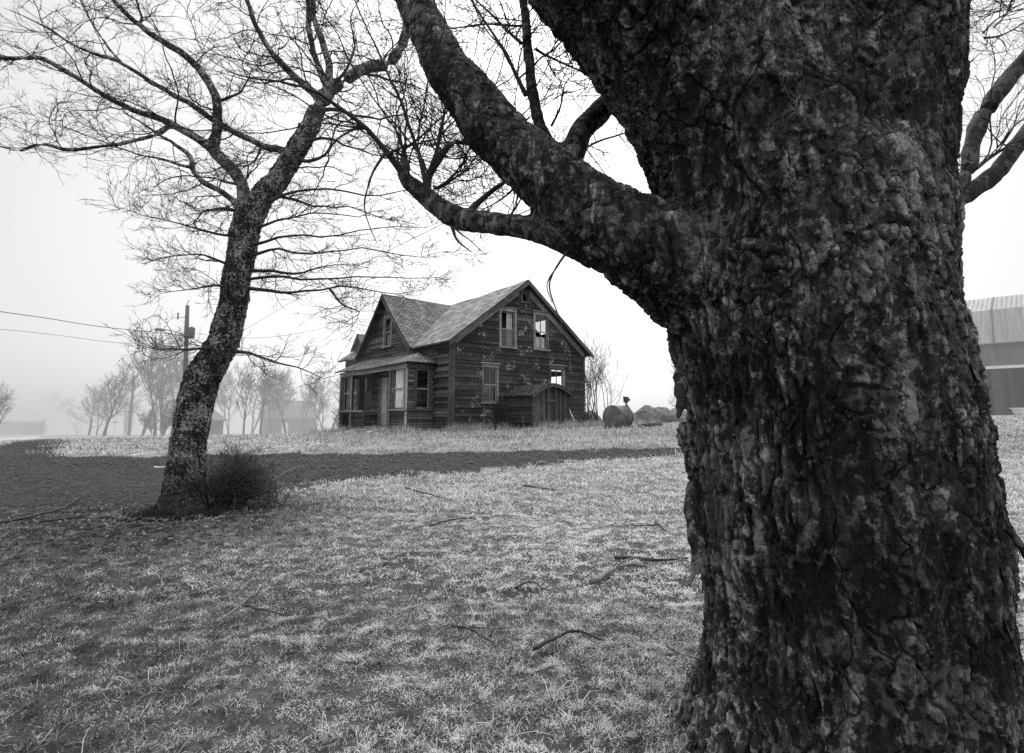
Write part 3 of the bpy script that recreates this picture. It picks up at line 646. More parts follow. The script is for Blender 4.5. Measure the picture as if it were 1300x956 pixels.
low=[[(318,312,Yt,3),(340,306,Yt-.2,2.4),(377,299,Yt-.4,2),(418,299,Yt-.6,1.8),(473,289,Yt-.8,1.5),(519,289,Yt-1,1.2),(560,283,Yt-1.2,.8)],
 [(318,343,Yt,3.2),(340,345,Yt-.2,2.6),(377,346,Yt-.4,2.2),(405,342,Yt-.6,1.8),(427,335,Yt-.7,1.5),(470,340,Yt-.9,1.1)],
 [(315,366,Yt,3),(345,370,Yt-.1,2.5),(377,371,Yt-.2,2.2),(418,366,Yt-.3,2),(460,364,Yt-.4,1.6),(500,372,Yt-.5,1.2),(540,366,Yt-.6,.9)],
 [(296,446,Yt,3.2),(315,446,Yt-.2,2.4),(331,451,Yt-.3,2.2),(362,463,Yt-.6,1.8),(390,470,Yt-.9,1.5),(412,480,Yt-1,1)],
 [(285,440,Yt,3),(255,443,Yt-.4,2.2),(224,442,Yt-.7,2),(200,443,Yt-.9,1.7),(179,440,Yt-1.1,1)],
 [(308,268,Yt,3.4),(288,266,Yt-.3,3),(272,266,Yt-.4,2.6),(256,268,Yt-.6,2.5),(250,285,Yt-.7,2),(238,290,Yt-.8,1.6)],
 [(300,300,Yt,2.6),(270,296,Yt-.4,2),(230,285,Yt-.8,1.6),(185,275,Yt-1.2,1.3),(145,262,Yt-1.5,.8)],
 [(297,340,Yt,2.6),(280,333,Yt-.3,2.2),(255,322,Yt-.5,1.8),(220,327,Yt-.8,1.4),(182,333,Yt-1,1)],
 [(295,368,Yt,2.4),(270,362,Yt-.3,1.8),(240,366,Yt-.6,1.5),(205,373,Yt-.9,1)],
 [(330,250,Yt,3),(360,250,Yt+.3,2.5),(400,262,Yt+.5,2),(440,262,Yt+.7,1.6),(480,275,Yt+.9,1.2),(530,285,Yt+1.1,.8)],
 [(322,290,Yt,2.6),(355,280,Yt-.3,2),(400,272,Yt-.8,1.7),(450,275,Yt-1.2,1.4),(510,262,Yt-1.6,1)],
 [(372,200,Yt+.1,4),(392,205,Yt,3.4),(415,195,Yt-.1,2.8),(425,165,Yt-.2,2.6),(450,150,Yt-.3,2)],
 [(335,184,Yt,2.4),(320,205,Yt-.2,2),(308,213,Yt-.3,2)],
 [(400,140,Yt+.2,4),(430,140,Yt+.5,3),(470,150,Yt+.8,2.4),(510,145,Yt+1,2),(550,160,Yt+1.2,1.5),(590,175,Yt+1.3,1)],
 [(418,112,Yt+.3,3),(440,85,Yt+.3,2.6),(450,55,Yt+.3,2.4),(445,25,Yt+.3,2),(460,-10,Yt+.3,1.6)],
 [(385,180,Yt,3),(420,175,Yt-.2,2.5),(450,190,Yt-.4,2),(500,200,Yt-.7,1.6),(545,215,Yt-1,1)],
 [(456,92,Yt+.6,3),(490,100,Yt+.8,2.4),(530,110,Yt+1,2),(560,130,Yt+1.2,1.4)],
 [(176,33,Yt-.7,3),(178,15,Yt-.7,2.6),(170,-15,Yt-.7,2)],[(276,128,Yt-.3,3),(300,120,Yt-.4,2.4),(315,100,Yt-.6,2),(320,85,Yt-.7,1.4)],
 [(318,325,Yt,2.8),(350,318,Yt-.5,2.2),(400,322,Yt-1,1.8),(455,315,Yt-1.5,1.6),(520,325,Yt-2,1.3),(590,318,Yt-2.4,1)],[(312,355,Yt,2.6),(350,352,Yt-.2,2.2),(410,356,Yt-.4,1.8),(470,350,Yt-.6,1.5),(530,355,Yt-.8,1.2),(575,345,Yt-1,.9)],
 [(330,262,Yt,3),(370,245,Yt-.2,2.4),(420,240,Yt-.4,2),(480,248,Yt-.6,1.7),(540,240,Yt-.8,1.3),(580,250,Yt-1,1)],[(418,366,Yt-.3,2),(435,385,Yt-.5,1.6),(455,398,Yt-.7,1.3),(440,410,Yt-.9,1)],
 [(385,107,Yt+.1,3),(370,100,Yt+.3,2.4),(340,105,Yt+.5,2),(300,98,Yt+.7,1.6),(280,90,Yt+.8,1.2)]]
lowL=[limbs_px(l,14,.05,90+i) for i,l in enumerate(low)]; lowL=[(p,r*np.linspace(1,.35,14)) for p,r in lowL]
for p,r in lowL:
    v,q=tubes(p[None],r[None],6); link('branch',npmesh('branch',v,q,M['twig_mid'],True,None,base_left),left)
tw=[]
spA=[(10,(.8,2.3),(30,75),.02,.32,15,.25,.0075,5,.12,.018),(7,(.4,1.2),(25,65),.02,.34,10,.6,.0048,4,.12,.008),(4,(.12,.45),(25,60),.04,.3,6,.65,.0034,3,.15,.005),(2,(.06,.18),(25,60),.06,.25,4,.7,.0026,3,.2,.0035)]
tw+=crown(stack([leftL[i] for i in (1,2,3,4,5,6,7,8,9,10,11)]),spA,rl,1.0,.22)
spB=[(14,(.3,1.1),(32,72),.02,.27,11,.55,.005,4,.08,.009),(6,(.2,.6),(32,70),.03,.3,8,.65,.0035,3,.12,.005),(4,(.06,.2),(25,60),.05,.25,4,.7,.0027,3,.2,.0035)]
tw+=crown(stack(lowL),spB,rl,1.0,.35)
v,q=cat_vq(tw); link('twigs',npmesh('twigs',v,q,M['twig'],True,None,base_left),left)
# ================================================================== HOUSE
C=np.array([-2.95,27.7]); U=np.array([.773,.634]); VV=np.array([-.634,.773]); G0=.86
def HW(t,s,z): 
    p=C+t*U+s*VV; return (p[0],p[1],z)
EAVE,RIDGE,LEN,WID=5.48,8.93,12.7,9.3
SL=(RIDGE-EAVE)/(WID/2)
def t_px(px,s=0):   # position along gable wall (plane s) seen at column px
    r=(px-650)/F/CT*1.0; b=C+s*VV; return (r*b[1]-b[0])/(U[0]-r*U[1])
def s_px(px,t=0):
    r=(px-650)/F/CT; b=C+t*U; return (r*b[1]-b[0])/(VV[0]-r*VV[1])
def solve(px,py,plane):  # world z on a plane point seen at px,py ; plane = ('t',t0) or ('s',s0)
    # refine column ray using true row
    d=ray(px,py); r=d[0]/d[1]
    if plane[0]=='s':
        b=C+plane[1]*VV; a=(r*b[1]-b[0])/(U[0]-r*U[1]); Y=b[1]+a*U[1]
    else:
        b=C+plane[1]*U; a=(r*b[1]-b[0])/(VV[0]-r*VV[1]); Y=b[1]+a*VV[1]
    return a,CAMZ+d[2]/d[1]*Y
hb=np.array([*(C+4.65*U+3*VV),G0])
house=empty('farmhouse',hb,'derelict two storey wooden farmhouse with bare grey clapboards, cross gable and sagging roof','house')
def Pg(a,z,o): return HW(a,-o,z)            # gable wall, outward -v
def Pf(a,z,o,t0=0): return HW(t0-o,a,z)     # front wall, outward -u
def Pr(a,z,o): return HW(WID+o,a,z)
def Pb(a,z,o): return HW(a,LEN+o,z)
rb=random.Random(3)
def boards(mb,sh,P,lo,hi,z0,z1,bh,openings,miss=.02,jit=1.0):
    cuts={round(z0+bh*k,3) for k in range(int((z1-z0)/bh)+1)}|{round(z1,3)}
    for o in openings: cuts|={round(o[2],3),round(o[3],3)}
    cuts=sorted(c for c in cuts if z0-1e-6<=c<=z1+1e-6)
    for zb,zt in zip(cuts[:-1],cuts[1:]):
        if zt-zb<.004: continue
        zm=(zb+zt)/2; iv=[(lo(zb),lo(zt),hi(zb),hi(zt))]
        segs=[]; a,b=max(lo(zb),lo(zt)),min(hi(zb),hi(zt)); cur=lo(zb),lo(zt)
        ops=sorted(o for o in openings if o[2]<zm<o[3]); last=None; spans=[]
        x=(lo(zb),lo(zt))
        for o in ops: spans.append((x,(o[0],o[0]))); x=(o[1],o[1])
        spans.append((x,(hi(zb),hi(zt))))
        for (l0,l1),(r0,r1) in spans:
            if min(r0,r1)-max(l0,l1)<.02 and max(r0,r1)-min(l0,l1)<.3: continue
            # sheathing behind
            sh.hexa([(l0,zb,-.09),(r0,zb,-.09),(r0,zb,-.06),(l0,zb,-.06),(l1,zt,-.09),(r1,zt,-.09),(r1,zt,-.06),(l1,zt,-.06)],.3,P)
            x0=(l0,l1)
            while True:
                nx=max(x0)+rb.uniform(1.2,4.0)
                end=nx>=min(r0,r1)-.4
                x1=(r0,r1) if end else (nx,nx)
                if rb.random()>miss:
                    j=rb.uniform(0,.012)*jit; k=rb.uniform(-.012,.012)*jit; o0=.03+j; o1=.008+j*.5; g=.004
                    s_=rb.random() if rb.random()<.94 else rb.uniform(1.2,1.9)
                    mb.hexa([(x0[0]+g,zb+.004+k*.4,-.05),(x1[0]-g,zb+.004,-.05),(x1[0]-g,zb+.004,o0),(x0[0]+g,zb+.004+k*.4,o0),
                             (x0[1]+g,zt+.002,-.05),(x1[1]-g,zt+.002,-.05),(x1[1]-g,zt+.002,o1),(x0[1]+g,zt+.002,o1)],s_,P)
                if end: break
                x0=(nx,nx)
def window(P,a0,a1,z0,z1,trim,cap=True,mullion=True,meeting=True,glass='both',label=None,parent=house,tw=.13,sash_mat=None,curtain=None):
    mb=MB(P); 
    mb.box(a0-tw,a0,z0-.02,z1+.02,-.04,.055,rb.random()); mb.box(a1,a1+tw,z0-.02,z1+.02,-.04,.055,rb.random())
    mb.box(a0-tw-.02,a1+tw+.02,z1+.021,z1+.20,-.04,.06,rb.random())
    if cap: mb.hexa([(a0-tw-.1,z1+.203,-.03),(a1+tw+.1,z1+.203,-.03),(a1+tw+.1,z1+.203,.16),(a0-tw-.1,z1+.203,.16),(a0-tw-.06,z1+.29,-.03),(a1+tw+.06,z1+.29,-.03),(a1+tw+.06,z1+.25,.12),(a0-tw-.06,z1+.25,.12)],.6)
    w_=mb.build('window',trim,parent,hb)
    if label: w_['label']=label
    m2=MB(P); m2.box(a0-tw-.04,a1+tw+.04,z0-.10,z0-.022,-.04,.12,.6); sl_=m2.build('sill',trim,w_)
    fix(sl_,w_)
    m3=MB(P); sw=.05; sm=sash_mat or trim
    m3.box(a0+.002,a0+sw,z0,z1,-.06,-.01,.5); m3.box(a1-sw,a1-.002,z0,z1,-.06,-.01,.5)
    m3.box(a0+sw,a1-sw,z0,z0+sw,-.06,-.01,.5); m3.box(a0+sw,a1-sw,z1-sw,z1,-.06,-.01,.5)
    zm=(z0+z1)/2; am=(a0+a1)/2
    if meeting: m3.box(a0+sw,a1-sw,zm-.03,zm+.03,-.065,-.005,.7)
    if mullion: m3.box(am-.018,am+.018,z0+sw,zm-.03,-.055,-.012,.5); m3.box(am-.018,am+.018,zm+.03,z1-sw,-.055,-.012,.5)
    fix(m3.build('sash',sm,w_),w_)
    if glass:
        m4=MB(P); 
        if glass in('both','upper'): m4.box(a0+sw,a1-sw,zm+.03,z1-sw,-.036,-.032)
        if glass in('both','lower'): m4.box(a0+sw,a1-sw,z0+sw,zm-.03,-.036,-.032)
        fix(m4.build('pane',M['glass'],w_),w_)
    if curtain:
        m5=MB(P); n=14
        for k in range(n):
            x0=a0+sw+(curtain[0])*(a1-a0); x1=a0+sw+(curtain[1])*(a1-a0-2*sw); xa=x0+(x1-x0)*k/n; xb=x0+(x1-x0)*(k+1)/n
            zb_=z0+curtain[2]*(z1-z0); zt_=z0+curtain[3]*(z1-z0)
            m5.poly([(xa,zb_,-.12-.02*math.sin(k*2.3)),(xb,zb_,-.12-.02*math.sin(k*2.3+2.3)),(xb,zt_,-.12-.02*math.sin(k*2.3+2.3)),(xa,zt_,-.12-.02*math.sin(k*2.3))],.5)
        fix(m5.build('curtain',M['curtain'],w_),w_)
    return w_
def fix(o,par):
    """children share world-aligned coordinates offset by hb"""
    for v_ in o.data.vertices: v_.co-=Vector(hb)
    return o
M['curtain']=flat('old_curtain',.42,.3,4)
M['blind']=flat('grey_board_blind',.22,.4,4)
# openings on the gable wall (a0,a1,z0,z1)
def op_g(x0,x1,y0,y1):
    a0,zt=solve(x0,y0,('s',0)); a1,_=solve(x1,y0,('s',0)); am,zb=solve((x0+x1)/2,y1,('s',0)); _,zt=solve((x0+x1)/2,y0,('s',0)); return (a0,a1,zb,zt)
def op_f(x0,x1,y0,y1,t0=0):
    a,_=solve(x0,y0,('t',t0)); b,_=solve(x1,y0,('t',t0)); _,zt=solve((x0+x1)/2,y0,('t',t0)); _,zb=solve((x0+x1)/2,y1,('t',t0)); return (min(a,b),max(a,b),zb,zt)
gl=op_g(613.5,630,467,510); gr=op_g(699,714,469,506); gul=op_g(636,653,396,440); gur=op_g(679,694,401,443); att=op_g(663,669,372.5,383)
OG=[gl,gr,gul,gur,att]
wall=MB(); sheath=MB()
slope_lo=lambda z: 0 if z<=EAVE else (z-EAVE)/SL
slope_hi=lambda z: WID if z<=EAVE else WID-(z-EAVE)/SL
boards(wall,sheath,Pg,slope_lo,slope_hi,G0-.1,RIDGE-.02,.215,OG,.02,1.6)
# rear and left end walls
orr=[(1.6,3.4,2.9,4.7)]
boards(wall,sheath,Pr,lambda z:0,lambda z:LEN,G0-.1,EAVE,.22,orr,.0)
boards(wall,sheath,Pb,slope_lo,slope_hi,G0-.1,RIDGE-.02,.22,[],.0)
wall.build('side_wall',M['clap'],house,hb)
# front wall with the cross gable
DC,DH,DZ=6.78,3.12,8.62       # cross-gable centre s, half width, apex z
dlo=lambda z: 0 if z<=EAVE else DC-DH*(DZ-z)/(DZ-EAVE)
dhi=lambda z: LEN if z<=EAVE else DC+DH*(DZ-z)/(DZ-EAVE)
dw=op_f(489.5,497.5,404,439)
pdoor=op_f(484,499,478,541); pwin=op_f(455,473,479,516)
fw=MB(); boards(fw,sheath,Pf,dlo,dhi,G0-.1,DZ-.03,.165,[dw,pdoor,pwin],.06,2.2)
fw.build('front_wall',M['clap_front'],house,hb)
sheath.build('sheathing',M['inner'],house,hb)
fl=MB(); fl.box(.12,WID-.12,.12,LEN-.12,G0+.05,G0+.15,.5,HW); fl.box(.12,WID-.12,.12,LEN-.12,4.1,4.2,.5,HW)
fl.box(3.2,3.28,.3,3.8,G0+.15,4.1,.5,HW); fl.box(.12,6.0,5.2,5.28,4.2,5.4,.5,HW); fl.box(.3,3.3,4.6,4.68,G0+.15,4.1,.5,HW)
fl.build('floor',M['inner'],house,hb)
# corner boards and frieze
tb_=MB()
for P,a in ((Pg,0),(Pg,WID)): tb_.box(a-.02 if a else -.05,(a+.05) if a else .16,G0,EAVE-.02,.045,.075,.5,P)
tb_.box(-.05,.14,G0,EAVE-.02,.046,.078,.5,Pf)
tb_.box(0.17,WID-.05,G0-.12,G0+.14,.046,.085,.3,Pg)
tb_.build('corner_board',M['trim_dark'],house,hb)
window(Pg,*gl,M['trim'],sash_mat=M['trim'],glass='both',curtain=(0,1,.0,.48),label='lower gable window with dark upper sash')
window(Pg,*gr,M['trim'],mullion=True,meeting=False,glass=None,label='empty window with sky showing through')
window(Pg,*gul,M['trim'],glass='lower',curtain=(.45,1,.0,1.0),mullion=False,label='upper gable window half covered by a board')
window(Pg,*gur,M['trim'],glass='upper',curtain=(0,1,.0,.36),mullion=True,label='upper gable window with broken panes')
window(Pg,*att,M['trim_dark'],cap=False,mullion=False,meeting=False,glass=None,label='tiny attic window')
window(Pf,*dw,M['trim'],cap=False,mullion=False,curtain=(0,1,.0,.42),label='narrow window in the front cross gable')
window(Pf,*pwin,M['trim_dark'],cap=False,mullion=False,glass='upper',label='dark window under the porch')
# ---- main roof
def sag(s): return -.20*math.sin(PI*min(max(s,0),LEN)/LEN)-.02*math.sin(s*1.9)
def zroof(t,s):
    return (EAVE+SL*t if t<=WID/2 else EAVE+SL*(WID-t))+.12+sag(s)*(.4+.6*min(t,WID-t)/(WID/2))
rf=MB(HW); rs=MB(HW)
S0,S1=-.42,LEN+.35; NS,NTt=52,22
ss=np.linspace(S0,S1,NS+1); T0=-.42
# rear roof hole for the light seen through the upper right window
d_=ray(690,416); hole=None
for k in np.linspace(28,45,400):
    X_,Y_,Z_=d_[0]/d_[1]*k,k,CAMZ+d_[2]/d_[1]*k; q_=np.array([X_,Y_])-C; t_=q_@U; s_=q_@VV
    if t_>WID/2 and Z_>zroof(t_,s_)-.1: hole=(t_,s_); break
for side in (0,1):
    ts=np.linspace(T0,WID/2,NTt+1) if side==0 else np.linspace(WID/2,WID-T0,NTt+1)
    for i in range(NS):
        for j in range(NTt):
            s0,s1,t0,t1=ss[i],ss[i+1],ts[j],ts[j+1]; sm_,tm=(s0+s1)/2,(t0+t1)/2
            if side==0:
                zm=zroof(tm,sm_); hw=DH*(DZ-zm)/(DZ-EAVE)
                if abs(sm_-DC)<hw-.22: continue
                if abs(sm_-11.35)<.62 and .5<tm<1.6: continue
            elif hole and abs(tm-hole[0])<.5 and abs(sm_-hole[1])<.85: continue
            kk=1/math.cos(math.atan(SL)); uv=[(s0,t0*kk),(s0,t1*kk),(s1,t1*kk),(s1,t0*kk)]
            pts=[(t0,s0,zroof(t0,s0)),(t0,s1,zroof(t0,s1)),(t1,s1,zroof(t1,s1)),(t1,s0,zroof(t1,s0))]
            uv=[(s0,t0*kk),(s1,t0*kk),(s1,t1*kk),(s0,t1*kk)]
            rf.poly(pts,.5,uv); rs.poly([(a,b,c-.09) for a,b,c in pts][::-1],.3)
            if i==0: rf.poly([(t0,s0,zroof(t0,s0)),(t1,s0,zroof(t1,s0)),(t1,s0,zroof(t1,s0)-.09),(t0,s0,zroof(t0,s0)-.09)],.5)
            if j==0 and side==0: rf.poly([(t0,s0,zroof(t0,s0)),(t0,s0,zroof(t0,s0)-.09),(t0,s1,zroof(t0,s1)-.09),(t0,s1,zroof(t0,s1))],.5)
roof=rf.build('roof',M['shingle'],house,hb)
fix(rs.build('roof_sheathing',M['inner'],roof),roof)
# barge boards on the main gable (overhanging) and frieze boards on the wall
bg=MB(HW)
for side in (0,1):
    n=10
    for k in range(n):
        a=T0+(WID/2-T0)*k/n; b=T0+(WID/2-T0)*(k+1)/n
        if side: a,b=WID-a,WID-b; 
        za,zb=zroof(a,-.4)-.10,zroof(b,-.4)-.10; a_,b_=min(a,b),max(a,b); za,zb=zroof(a_,-.4)-.095,zroof(b_,-.4)-.095
        bg.hexa([(a_,-.47,za-.2),(b_,-.47,zb-.2),(b_,-.43,zb-.2),(a_,-.43,za-.2),(a_,-.47,za),(b_,-.47,zb),(b_,-.43,zb),(a_,-.43,za)],rb.uniform(.2,.9))
fix_=bg.build('barge_board',M['trim_dark'],house,hb)
for side in (0,1):
    n=5; fr=MB(Pg)
    for k in range(n):
        a=.05+(WID/2-.45)*k/n; b=.05+(WID/2-.45)*(k+1)/n
        if side==0: q_=[(a,EAVE+SL*a),(b,EAVE+SL*b)]
        else: q_=[(WID-b,EAVE+SL*b),(WID-a,EAVE+SL*a)]
        (x0,y0),(x1,y1)=q_
        fr.hexa([(x0,y0-.42,.045),(x1,y1-.42,.045),(x1,y1-.42,.075),(x0,y0-.42,.075),(x0,y0-.06,.045),(x1,y1-.06,.045),(x1,y1-.06,.075),(x0,y0-.06,.075)],rb.uniform(.3,1))
    fr.build('frieze_board',M['trim'],house,hb)
# ---- cross gable roof
dr=MB(HW); tF=-.5; zA=DZ+.16; hwE=DH+.38; zE=EAVE-.2
for sg in (-1,1):
    n=16; m=14
    for i in range(n):
        for j in range(m):
            # j along slope 0 (eave) ..1 (ridge); i along t from front to valley
            def pt(ii,jj):
                f=jj/m; z=zE+(zA-zE)*f; s=DC+sg*hwE*(1-f); tb2=max((z-.12-EAVE+.1)/SL+.12,tF+.1); t=tF+(tb2-tF)*ii/n
                z-= .10*math.sin(PI*f)+.10*(ii/n)*f
                return (t,s,z)
            q_=[pt(i,j),pt(i+1,j),pt(i+1,j+1),pt(i,j+1)]
            L=math.hypot(hwE,zA-zE)
            uv=[(p_[0],L*(jj/m)) for p_,jj in zip(q_,(j,j,j+1,j+1))]
            if sg<0: dr.poly(q_,.5,uv)
            else: dr.poly(q_[::-1],.5,uv[::-1])
            lo_=[(a,b,c-.1) for a,b,c in q_]; dr.poly(lo_[::-1] if sg<0 else lo_,.3)
            if i==0: dr.poly([q_[0],q_[3],lo_[3],lo_[0]],.3)
            if j==0: dr.poly([q_[0],q_[1],lo_[1],lo_[0]],.3)
dr.build('cross_gable_roof',M['shingle_fine'],house,hb)
bd=MB(HW)
for sg in (-1,1):
    for k in range(6):
        f0,f1=k/6,(k+1)/6
        q_=[(DC+sg*hwE*(1-f),zE+(zA-zE)*f-.11-.10*math.sin(PI*f)) for f in (f0,f1)]
        if sg>0: q_=q_[::-1]
        (s0,z0),(s1,z1)=q_
        bd.hexa([(tF-.04,s0,z0-.2),(tF,s0,z0-.2),(tF,s1,z1-.2),(tF-.04,s1,z1-.2),(tF-.04,s0,z0),(tF,s0,z0),(tF,s1,z1),(tF-.04,s1,z1)],rb.uniform(.2,.8))
bd.build('barge_board',M['trim_dark'],house,hb)
# ---- small dormer near the left end
sd_=MB(HW); dc2,z2,h2=11.35,7.0,.95
for sg in (-1,1):
    q_=[(.1,dc2+sg*h2,5.95),(1.0,dc2+sg*h2,6.1),(2.0,dc2,z2),(.1,dc2,z2)]
    sd_.slab(q_ if sg<0 else q_[::-1],.07,.5,[(a,b) for a,b,c in (q_ if sg<0 else q_[::-1])])
sdo=sd_.build('dormer',M['shingle_fine'],house,hb)
m_=MB(HW); m_.poly([(.35,dc2-h2+.12,5.75),(.35,dc2,z2-.1),(.35,dc2+h2-.12,5.75)],.3); fix(m_.build('dormer_wall',M['trim_dark'],sdo),sdo)
# ---- porch
pr0,pr1,pt=1.55,9.65,-1.5; PE=4.28
def Pp(a,z,o): return HW(pt-o,a,z)                # porch front
def Ps(a,z,o): return HW(a,pr0-o,z)               # porch right end, a = t (pt..0)
def Pl(a,z,o): return HW(a,pr1+o,z)
sb=[s_px(x,pt) for x in (450,466,475,498,518)]   # column -> s on the porch front
rail=1.92
pb=MB(); psh=MB()
sA,sB,sC,sD=sb[0],sb[1],sb[2],sb[3]
# enclosed right bay: front
w1=op_f(500.5,513.5,471,518,pt); w1=(w1[0],w1[1],rail+.1,4.02)
w0=(sA+.35,pr1-.35,rail+.1,3.95)
sideA,_=solve(528,490,('s',pr0)); sideB,_=solve(544.5,490,('s',pr0)); ws=(sideA,sideB,rail+.1,3.98)
boards(pb,psh,Pp,lambda z:pr0,lambda z:sD,G0-.02,PE-.1,.13,[w1],.07,1.8)
boards(pb,psh,Pp,lambda z:sA,lambda z:pr1,G0-.02,PE-.1,.13,[w0,(sA+.3,pr1-.2,G0+.25,rail-.15)],.05,1.4)
boards(pb,psh,Pp,lambda z:sB,lambda z:sA-.002,G0-.02,rail,.16,[],.14,1.8)
boards(pb,psh,Ps,lambda z:pt,lambda z:-.06,G0-.02,PE-.1,.13,[ws],.02,1.2)
boards(pb,psh,Pl,lambda z:pt,lambda z:-.06,G0-.02,PE-.1,.13,[(-1.2,-.4,2.0,3.9)],.02,1.2)
porch=pb.build('porch',M['plank'],house,hb)
fix(psh.build('porch_sheathing',M['inner'],porch),porch)
window(Ps,*ws,M['trim_dark'],cap=False,mullion=False,sash_mat=M['trim'],glass='upper',label='porch end window with broken lower pane')
window(Pp,*w0,M['trim_dark'],cap=False,mullion=True,sash_mat=M['trim'],glass=None,label='narrow window at the far end of the porch')
w_=window(Pp,*w1,M['trim'],cap=False,mullion=False,meeting=True,glass=None,label='porch window boarded with pale planks')
mb=MB(Pp); n=5
for k in range(n):
    x0=w1[0]+.05+(w1[1]-w1[0]-.1)*k/n; x1=w1[0]+.05+(w1[1]-w1[0]-.1)*(k+1)/n
    mb.box(x0+.004,x1-.004,w1[2]+.05,w1[3]-.05,-.09,-.07-.004*k,rb.uniform(.2,1))
fix(mb.build('board',M['board_pale'],w_),w_)
for s_ in (pr0+.05,sD-.04,sA,pr1-.05):
    mb=MB(Pp); mb.box(s_-.07,s_+.07,G0,PE-.1,.045,.10,rb.random()); mb.build('post',M['trim'],house,hb)
mb=MB(Pp); mb.box(pr0-.02,pr1+.02,PE-.30,PE-.06,.06,.13,.7); mb.box(pr0-.04,sD,rail-.02,rail+.06,.06,.16,.5); mb.box(sB,pr1,rail-.02,rail+.06,.06,.16,.5); mb.build('porch_beam',M['trim'],house,hb)
mb=MB(Ps); mb.box(pt-.10,-.1,PE-.28,PE-.06,.06,.12,.2); mb.build('porch_beam',M['trim_dark'],house,hb); mb=MB(Ps); mb.box(pt-.1,-.1,rail-.02,rail+.06,.06,.13,.3); mb.build('rail',M['trim_dark'],house,hb)
# porch roof
pr=MB(HW)
def zp(t): return PE+.02+(t-(pt-.32))/(0-(pt-.32))*.82
n=14
for k in range(n):
    for j in range(6):
        a0=pr1+.3+(3.0-pr1-.3)*k/n; a1=pr1+.3+(3.0-pr1-.3)*(k+1)/n
        def pp(s_,jj):
            t_=(pt-.32)*(1-jj/6)+(-.0)*(jj/6); f=jj/6
            # right end slides outward towards the eave
            base=pr1+.3; s2=base+(s_-base)*((base-(1.22+(3.0-1.22)*f))/(base-3.0)); s2=base-(base-s2)
            return (t_,s2,zp(t_)-.07*math.sin(PI*(s2-1.2)/8.4)-.015*math.sin(s2*1.3))
        q_=[pp(a0,j),pp(a0,j+1),pp(a1,j+1),pp(a1,j)]
        pr.slab(q_,.07,.5,[(q[1],q[0]*1.15) for q in q_])
for j in range(6):
    h0,h1=pp(3.0,j),pp(3.0,j+1); e0,e1_=(h0[0],1.22,PE+.03),(h1[0],1.22,PE+.03)
    pr.slab([e0,e1_,h1,h0],.06,.5,[(h0[0],0),(h1[0],0),(h1[0],h1[1]-1.22),(h0[0],h0[1]-1.22)])
pr.build('porch_roof',M['shingle_fine'],house,hb)
# porch floor, steps, door
mb=MB(HW); mb.box(pt,-.06,pr0+.1,pr1-.1,G0+.12,G0+.24,.4); mb.box(pt-.5,pt-.05,sC-.1,sD+.2,G0-.05,G0+.12,.9); mb.build('step',M['trim'],house,hb)
a0,a1=pdoor[0],pdoor[1]
mb=MB(Pf)
for k in range(5):
    x0=a0+.06+(a1-a0-.1)*k/5; x1=a0+.06+(a1-a0-.1)*(k+1)/5; le=.05
    mb.hexa([(x0,G0+.3,-.01),(x1-.006,G0+.3,-.01),(x1-.006,G0+.3,.03),(x0,G0+.3,.03),(x0+le,pdoor[3]-.05,.02),(x1-.006+le,pdoor[3]-.05,.02),(x1-.006+le,pdoor[3]-.05,.06),(x0+le,pdoor[3]-.05,.06)],rb.random())
door=mb.build('door',M['door_w'],house,hb)
mb=MB(Pf); mb.box(a0-.12,a0,G0+.2,pdoor[3]+.1,.03,.09,.8); mb.box(a1,a1+.12,G0+.2,pdoor[3]+.1,.03,.09,.6); mb.box(a0-.12,a1+.12,pdoor[3]+.101,pdoor[3]+.22,.03,.09,.5); fix(mb.build('door_frame',M['trim'],door),door)
mb=MB(Pf); mb.box(a0+.12,a0+.17,G0+1.2,G0+1.27,.05,.11); fix(mb.build('handle',M['metal_dark'],door),door)
# foundation stones
for k,(x,y) in enumerate([(.1,-.12),(.75,-.1),(WID-.3,-.1)]):
    mb=MB(HW); mb.box(x-.14,x+.16,y-.12,y+.1,G0-.25,G0+.12,.5); mb.build('foundation_stone',M['stone'],house,hb)
for k,(s_,t_,an,ln,lab) in enumerate([(6.3,-2.35,.3,1.6,'pale loose board on the ground before the porch door'),(7.4,-2.2,-.5,1.2,'short grey board leaning in the weeds by the open porch bay'),(3.6,-2.1,1.1,1.3,'weathered board lying in the weeds under the boarded porch window')]):
    c_=HW(t_,s_,0); g_=gz(c_[0],c_[1])+.16; mb=MB(lambda a,b,c:(c_[0]+a*math.cos(an)-b*math.sin(an),c_[1]+a*math.sin(an)+b*math.cos(an),g_+c+a*.12))
    mb.box(-ln/2,ln/2,-.09,.09,0,.03,.8); o_=mb.build('loose_board',M['board_pale'] if k!=1 else M['trim']); tag(o_,lab,'board','boards fallen from the porch')
